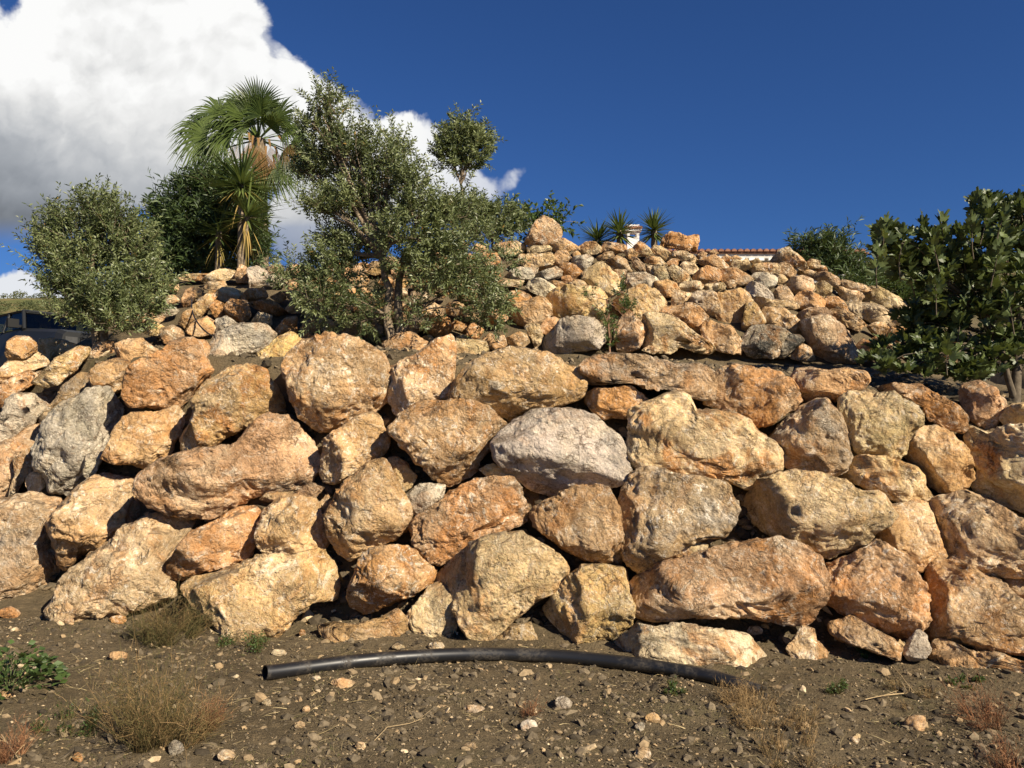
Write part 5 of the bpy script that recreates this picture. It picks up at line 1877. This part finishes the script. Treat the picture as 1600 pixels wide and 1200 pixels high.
def yucca(label, px, py, rpx, Y, n, old, seed, base_py, group=None, heads=None):
    r = np.random.default_rng(seed)
    s = Y / 1270
    X0 = ray(px, py)[0] * Y
    base = np.array((X0, Y, min(float(EN(X0, Y)[0]), CAM[2] + ray(px, base_py)[2] * Y) - 0.03))
    th = thing('yucca', label, 'yucca', base, group)
    m = MB()
    tops = [(px, py, rpx, n, old)] + list(heads or [])
    for (hx, hy, hr, hn, ho) in tops:
        hub = at(hx, hy, Y)
        P = np.linspace(0, 1, 9)[:, None]
        m.tube((hub - base) * P, 0.05 + 0.006 * (np.arange(9) % 2), 9)
        for k in range(hn + ho):
            dead = k >= hn
            if dead:
                el = r.uniform(-1.45, -0.85)
            else:
                el = math.asin(np.clip(r.uniform(-0.55, 1.0), -1, 1)) * 0.95
            az = k * 2.39996 + r.uniform(-0.2, 0.2)
            d = Vector((math.cos(az) * math.cos(el), math.sin(az) * math.cos(el), math.sin(el)))
            me = SWOLD[r.integers(0, 3)] if dead or (ho and el < -0.35 and r.random() < 0.5) else SW[r.integers(0, 4)]
            o = link('dry_leaf' if me.name.startswith('dry') else 'leaf', me, th)
            o.location = tuple(hub - base + np.array((0, 0, -0.05 + 0.08 * math.sin(el) - (r.uniform(0, 0.22) if dead else 0))))
            o.rotation_euler = d.to_track_quat('Y', 'Z').to_euler()
            k_ = hr * s / 0.55 * r.uniform(0.8, 1.12)
            o.scale = (k_ ** 0.3, k_, k_)
    m.build('stem', M_BARK, th, True)


yucca('tall yucca with two leafy heads and drooping yellowed leaves left of the palm', 378, 285, 72, 13.2, 150, 4, 51, 418, None,
      [(386, 335, 66, 80, 30)])
yucca('shaded yucca with a skirt of brown leaves at the foot of the oleander', 342, 360, 52, 13.5, 46, 34, 52, 418)
yucca('small yucca rosette left of the white chimney', 968, 361, 36, 13.4, 150, 0, 53, 392)
yucca('small low yucca farthest left on the crest, left of the chimney', 934, 374, 36, 13.6, 150, 0, 54, 392)
yucca('small yucca rosette right of the white chimney', 1022, 358, 36, 13.4, 150, 0, 55, 392)

# ------------------------------------------------------------------ house behind the crest
def house():
    Y = 25.0
    s = Y / 1270
    zg = float(EN(6.0, Y)[0])
    xl, xr = ray(925, 390)[0] * Y, ray(1352, 400)[0] * Y
    ze = CAM[2] + ray(1150, 394)[2] * Y
    base = np.array(((xl + xr) / 2, Y, zg))
    th = thing('house', 'low white house with red tiled eaves and a white chimney beyond the crest', 'house', base)
    w, dp = xr - xl, 9.0
    m = MB()
    m.box((0, dp / 2 + 0.35, (ze - zg) / 2 - 0.2), (w - 0.6, dp - 0.6, ze - zg + 0.4 - 0.35))
    m.build('wall', M_GREYWALL, th)
    m = MB()
    m.box((0, 0.32, ze - zg - 0.10), (w - 0.2, 0.62, 0.18))
    m.build('eave_soffit', M_GREYWALL, th)
    m = MB()
    k = int(w / 0.30)
    for i in range(k):
        m.box((-w / 2 + 0.15 + i * 0.30, -0.04, ze - zg - 0.235), (0.17, 0.10, 0.085))
    m.build('dentil_course', M_WHITE, th)
    # roof: low slope, covered with barrel tiles; the eave tiles overhang
    m = MB()
    sl_ = math.tan(R(9))
    x0, x1 = -w / 2 - 0.1, w / 2 + 0.1
    zr = ze - zg
    m.add([(x0, -0.05, zr), (x1, -0.05, zr), (x1, dp / 2, zr + dp / 2 * sl_), (x0, dp / 2, zr + dp / 2 * sl_), (x1, dp, zr), (x0, dp, zr),
           (x0, -0.05, zr - 0.05), (x1, -0.05, zr - 0.05), (x1, dp, zr - 0.05), (x0, dp, zr - 0.05)],
          [(0, 1, 2, 3), (3, 2, 4, 5), (6, 7, 1, 0), (8, 9, 5, 4), (7, 6, 9, 8)])
    rf = m.build('roof', M_TILE, th)
    m = MB()
    ang = np.linspace(0, math.pi, 7)
    k = int(w / 0.2)
    for i in range(k + 1):
        cx = x0 + 0.1 + i * 0.2
        V, F = [], []
        for j, yy in enumerate((-0.12, dp / 2)):
            rr_ = 0.085
            for a in ang:
                V.append((cx + rr_ * math.cos(a), yy, zr + max(0, yy) * sl_ + rr_ * math.sin(a) + 0.0))
        F = [(j, j + 1, 7 + j + 1, 7 + j) for j in range(6)]
        m.add(V, F)
        m.add([V[j] for j in range(7)] + [(cx, -0.12, zr)], [(j, 7, j + 1) for j in range(6)])
    t = m.build('tiles', M_TILE, rf)
    t['kind'] = 'stuff'
    # chimney
    Yc = 27.0
    sc = Yc / 1270
    c = at(988, 372, Yc)
    cx, cz = c[0] - base[0], c[2] - base[2]
    zt = CAM[2] + ray(988, 354)[2] * Yc - zg
    ch = MB()
    ch.box((cx, Yc - Y, zt - 1.05), (0.40, 0.40, 1.30))
    for dx in (-0.16, 0.16):
        for dy in (-0.16, 0.16):
            ch.box((cx + dx, Yc - Y + dy, zt - 0.31), (0.085, 0.085, 0.20))
    ch.box((cx, Yc - Y, zt - 0.175), (0.54, 0.54, 0.075))
    chim = ch.build('chimney', M_WHITE, th)
    m = MB()
    for i in range(-3, 4):
        m.tube([(cx + i * 0.085, Yc - Y - 0.31, zt - 0.10), (cx + i * 0.085, Yc - Y + 0.31, zt - 0.10)], 0.05, 8)
    m.build('chimney_tiles', M_TILE, chim)
    m = MB()
    m.box((cx, Yc - Y, zt - 0.03), (0.42, 0.42, 0.09))
    m.build('chimney_cap', M_WHITE, chim)


house()


# ------------------------------------------------------------------ parked off-roader at the left
def car():
    Y = 16.0
    corner = at(33, 512, Y)          # foot of the windscreen pillar nearest the viewer
    zg = float(EN(-9.5, 15.5)[0])
    belt = corner[2] - zg
    roof = CAM[2] + ray(33, 478)[2] * Y - zg
    yaw = R(-38)                     # nose points right and towards the viewer
    fx, fy = math.cos(yaw), math.sin(yaw)
    # local x forward, y to the car's left; the near side is the right-hand one (-y)
    W = 1.78
    xa = 0.55                        # pillar foot in local x
    org = np.array((corner[0] - (xa * fx + (W / 2) * fy), corner[1] - (xa * fy - (W / 2) * fx), zg))
    th = thing('parked_car', 'dark boxy off-road car parked at the left edge behind the rocks', 'car', org)
    th.rotation_euler = (0, 0, yaw)
    cl = 0.42

    def loft(name, sec, mat, parent=th):
        """sections along x: (x, half width low, half width high, z low, z high)"""
        V, F = [], []
        for x, wl, wh, zl, zh in sec:
            b = 0.06
            V += [(x, -wl, zl), (x, -wl - 0.02, (zl + zh) / 2), (x, -wh + 0.0, zh - b), (x, -wh + b, zh), (x, wh - b, zh), (x, wh, zh - b), (x, wl + 0.02, (zl + zh) / 2), (x, wl, zl)]
        n = 8
        for k in range(len(sec) - 1):
            F += [(k * n + j, k * n + (j + 1) % n, (k + 1) * n + (j + 1) % n, (k + 1) * n + j) for j in range(n)]
        o = mesh_obj(name, V, [np.array(F), np.array([tuple(range(n - 1, -1, -1)), tuple(range((len(sec) - 1) * n, len(sec) * n))])], mat, parent, False)
        return o
    hb = belt
    body = loft('body', [(-2.15, .84, .82, cl, hb - .03), (-2.0, .88, .86, cl - .05, hb), (0.5, .89, .87, cl - .08, hb), (0.75, .88, .86, cl - .06, hb - .02), (1.9, .87, .80, cl - .04, hb - .12),
                         (2.12, .82, .76, cl, hb - .18)], M_CARPAINT)
    rf = loft('roof', [(-2.05, .72, .70, roof - .07, roof - .02), (-1.6, .75, .73, roof - .07, roof), (0.1, .75, .72, roof - .07, roof), (0.28, .71, .69, roof - .07, roof - .03)], M_CARPAINT)
    for sgn in (-1, 1):
        for (x0, x1, rr_) in ((0.60, 0.22, 0.035), (-0.42, -0.42, 0.04), (-1.35, -1.35, 0.035), (-2.08, -2.0, 0.05)):
            m = MB()
            m.tube([(x0, sgn * 0.85, hb - 0.03), (x1, sgn * 0.73, roof - 0.04)], rr_, 8)
            m.build('pillar', M_CARPAINT, th)

    def pane(name, pts):
        P = np.array(pts)
        nrm = np.cross(P[1] - P[0], P[2] - P[0])
        nrm /= np.linalg.norm(nrm)
        V = np.concatenate([P, P + nrm * 0.006])
        mesh_obj(name, V, np.array([(0, 1, 2, 3), (7, 6, 5, 4), (0, 4, 5, 1), (1, 5, 6, 2), (2, 6, 7, 3), (3, 7, 4, 0)]), M_GLASS, th, False)
    pane('windscreen', [(0.60, -0.80, hb), (0.60, 0.80, hb), (0.24, 0.69, roof - .07), (0.24, -0.69, roof - .07)])
    pane('rear_window', [(-2.1, -0.78, hb), (-2.1, 0.78, hb), (-2.02, 0.68, roof - .07), (-2.02, -0.68, roof - .07)])
    for sgn in (-1, 1):
        for xa_, xb_, xc_, xd_ in ((-0.38, 0.55, 0.20, -0.38), (-1.31, -0.46, -0.46, -1.31), (-2.04, -1.39, -1.39, -1.98)):
            pane('side_window', [(xa_, sgn * .855, hb), (xb_, sgn * .855, hb), (xc_, sgn * .735, roof - .07), (xd_, sgn * .735, roof - .07)])
    for sgn in (-1, 1):
        m = MB()
        m.box((0.42, sgn * 1.0, hb + 0.09), (0.10, 0.20, 0.17))
        m.box((0.44, sgn * 0.89, hb + 0.04), (0.05, 0.08, 0.05))
        m.build('wing_mirror', M_RUBBER, th)
    m = MB()
    m.box((0.20, 0, roof - 0.17), (0.03, 0.25, 0.075))
    m.build('rear_view_mirror', M_RUBBER, th)
    for sgn in (-1, 1):
        m = MB()
        m.box((-0.55, sgn * 0.38, hb + 0.0), (0.16, 0.46, 0.55))
        m.box((-0.58, sgn * 0.38, hb + 0.36), (0.10, 0.26, 0.16))
        m.build('seat', M_SEAT, th)
        m = MB()
        m.box((2.125, sgn * 0.62, hb - 0.36), (0.05, 0.22, 0.17))
        m.build('headlight', M_LAMPGLASS, th)
        m = MB()
        for x in (-1.35, 1.35):
            pass
        for x in (-1.35, 1.35):
            wmb = MB()
            wmb.tube([(x, sgn * 0.70, 0.36), (x, sgn * 0.92, 0.36)], 0.36, 20)
            wh = wmb.build('wheel', M_RUBBER, th, False)
            rb = MB()
            rb.tube([(x, sgn * 0.90, 0.36), (x, sgn * 0.935, 0.36)], 0.20, 16)
            rb.build('rim', M_CHROME, wh)
    m = MB()
    m.box((2.13, 0, hb - 0.36), (0.04, 0.9, 0.16))
    m.build('grille', M_RUBBER, th)
    m = MB()
    m.box((2.18, 0, cl + 0.08), (0.14, 1.74, 0.18))
    m.build('bumper', M_RUBBER, th)


car()


# ------------------------------------------------------------------ far scrub on the hillsides
def scrub():
    r = np.random.default_rng(61)
    n = 560
    Y = r.uniform(20, 118, n)
    side = r.random(n) < 0.35
    X = np.where(side, -Y * r.uniform(0.50, 0.78, n), Y * r.uniform(0.36, 0.74, n))
    ok = np.where(side, Y > 62, Y > 24)
    X, Y = X[ok], Y[ok]
    z = EN(X, Y)
    n = len(X)
    per = 130
    rad = r.uniform(0.35, 1.0, n) * (0.6 + Y / 150)
    d = r.normal(size=(n, per, 3))
    d /= np.linalg.norm(d, axis=2, keepdims=True)
    d[..., 2] = np.abs(d[..., 2])
    pos = np.stack([X, Y, z], 1)[:, None] + d * rad[:, None, None] * np.array((1, 1, 0.75)) * r.uniform(0.5, 1.0, (n, per, 1))
    dv = d + r.normal(0, 0.5, d.shape)
    Ls = np.repeat(rad * 0.24, per)
    tone = np.repeat(r.random(n), per)
    V, f, tn = leaf_cards(pos.reshape(-1, 3), dv.reshape(-1, 3), Ls * r.uniform(0.7, 1.3, len(Ls)), Ls * 0.55, r, tone=np.clip(tone * 0.7 + r.normal(0.1, 0.12, len(Ls)), 0, 0.94))
    o = mesh_obj('hillside_scrub', V, f, M_SCRUB, None, False, None, tn)
    o['kind'] = 'stuff'
    o['label'] = 'dark green scrub covering the far hillsides'


M_SCRUB = leaf_material('scrub_leaf', (0.040, 0.052, 0.020), (0.13, 0.14, 0.06), None, 0.7, 0.1, 0.2)
scrub()


# thin irrigation hose at the left end of the upper wall
def hose():
    P = [(300, 468), (301, 485), (306, 500), (315, 513), (328, 522), (337, 527)]
    Q = []
    for k, (px, py) in enumerate(P):
        Y = (hit(px, py, H, 8.4, 12) or 9.6) - 0.26
        Q.append(at(px, py, Y))
    m = MB()
    Q = np.array(Q)
    t = np.linspace(0, 1, len(Q))
    tt = np.linspace(0, 1, 24)
    Q = np.stack([np.polyval(np.polyfit(t, Q[:, k], 3), tt) for k in range(3)], 1)
    m.tube(Q, 0.009, 8)
    tag(m.build('irrigation_hose', M_PIPE, None, True, Q[0]), 'thin black irrigation hose hanging over the rocks left of the olive tree', 'hose')


hose()
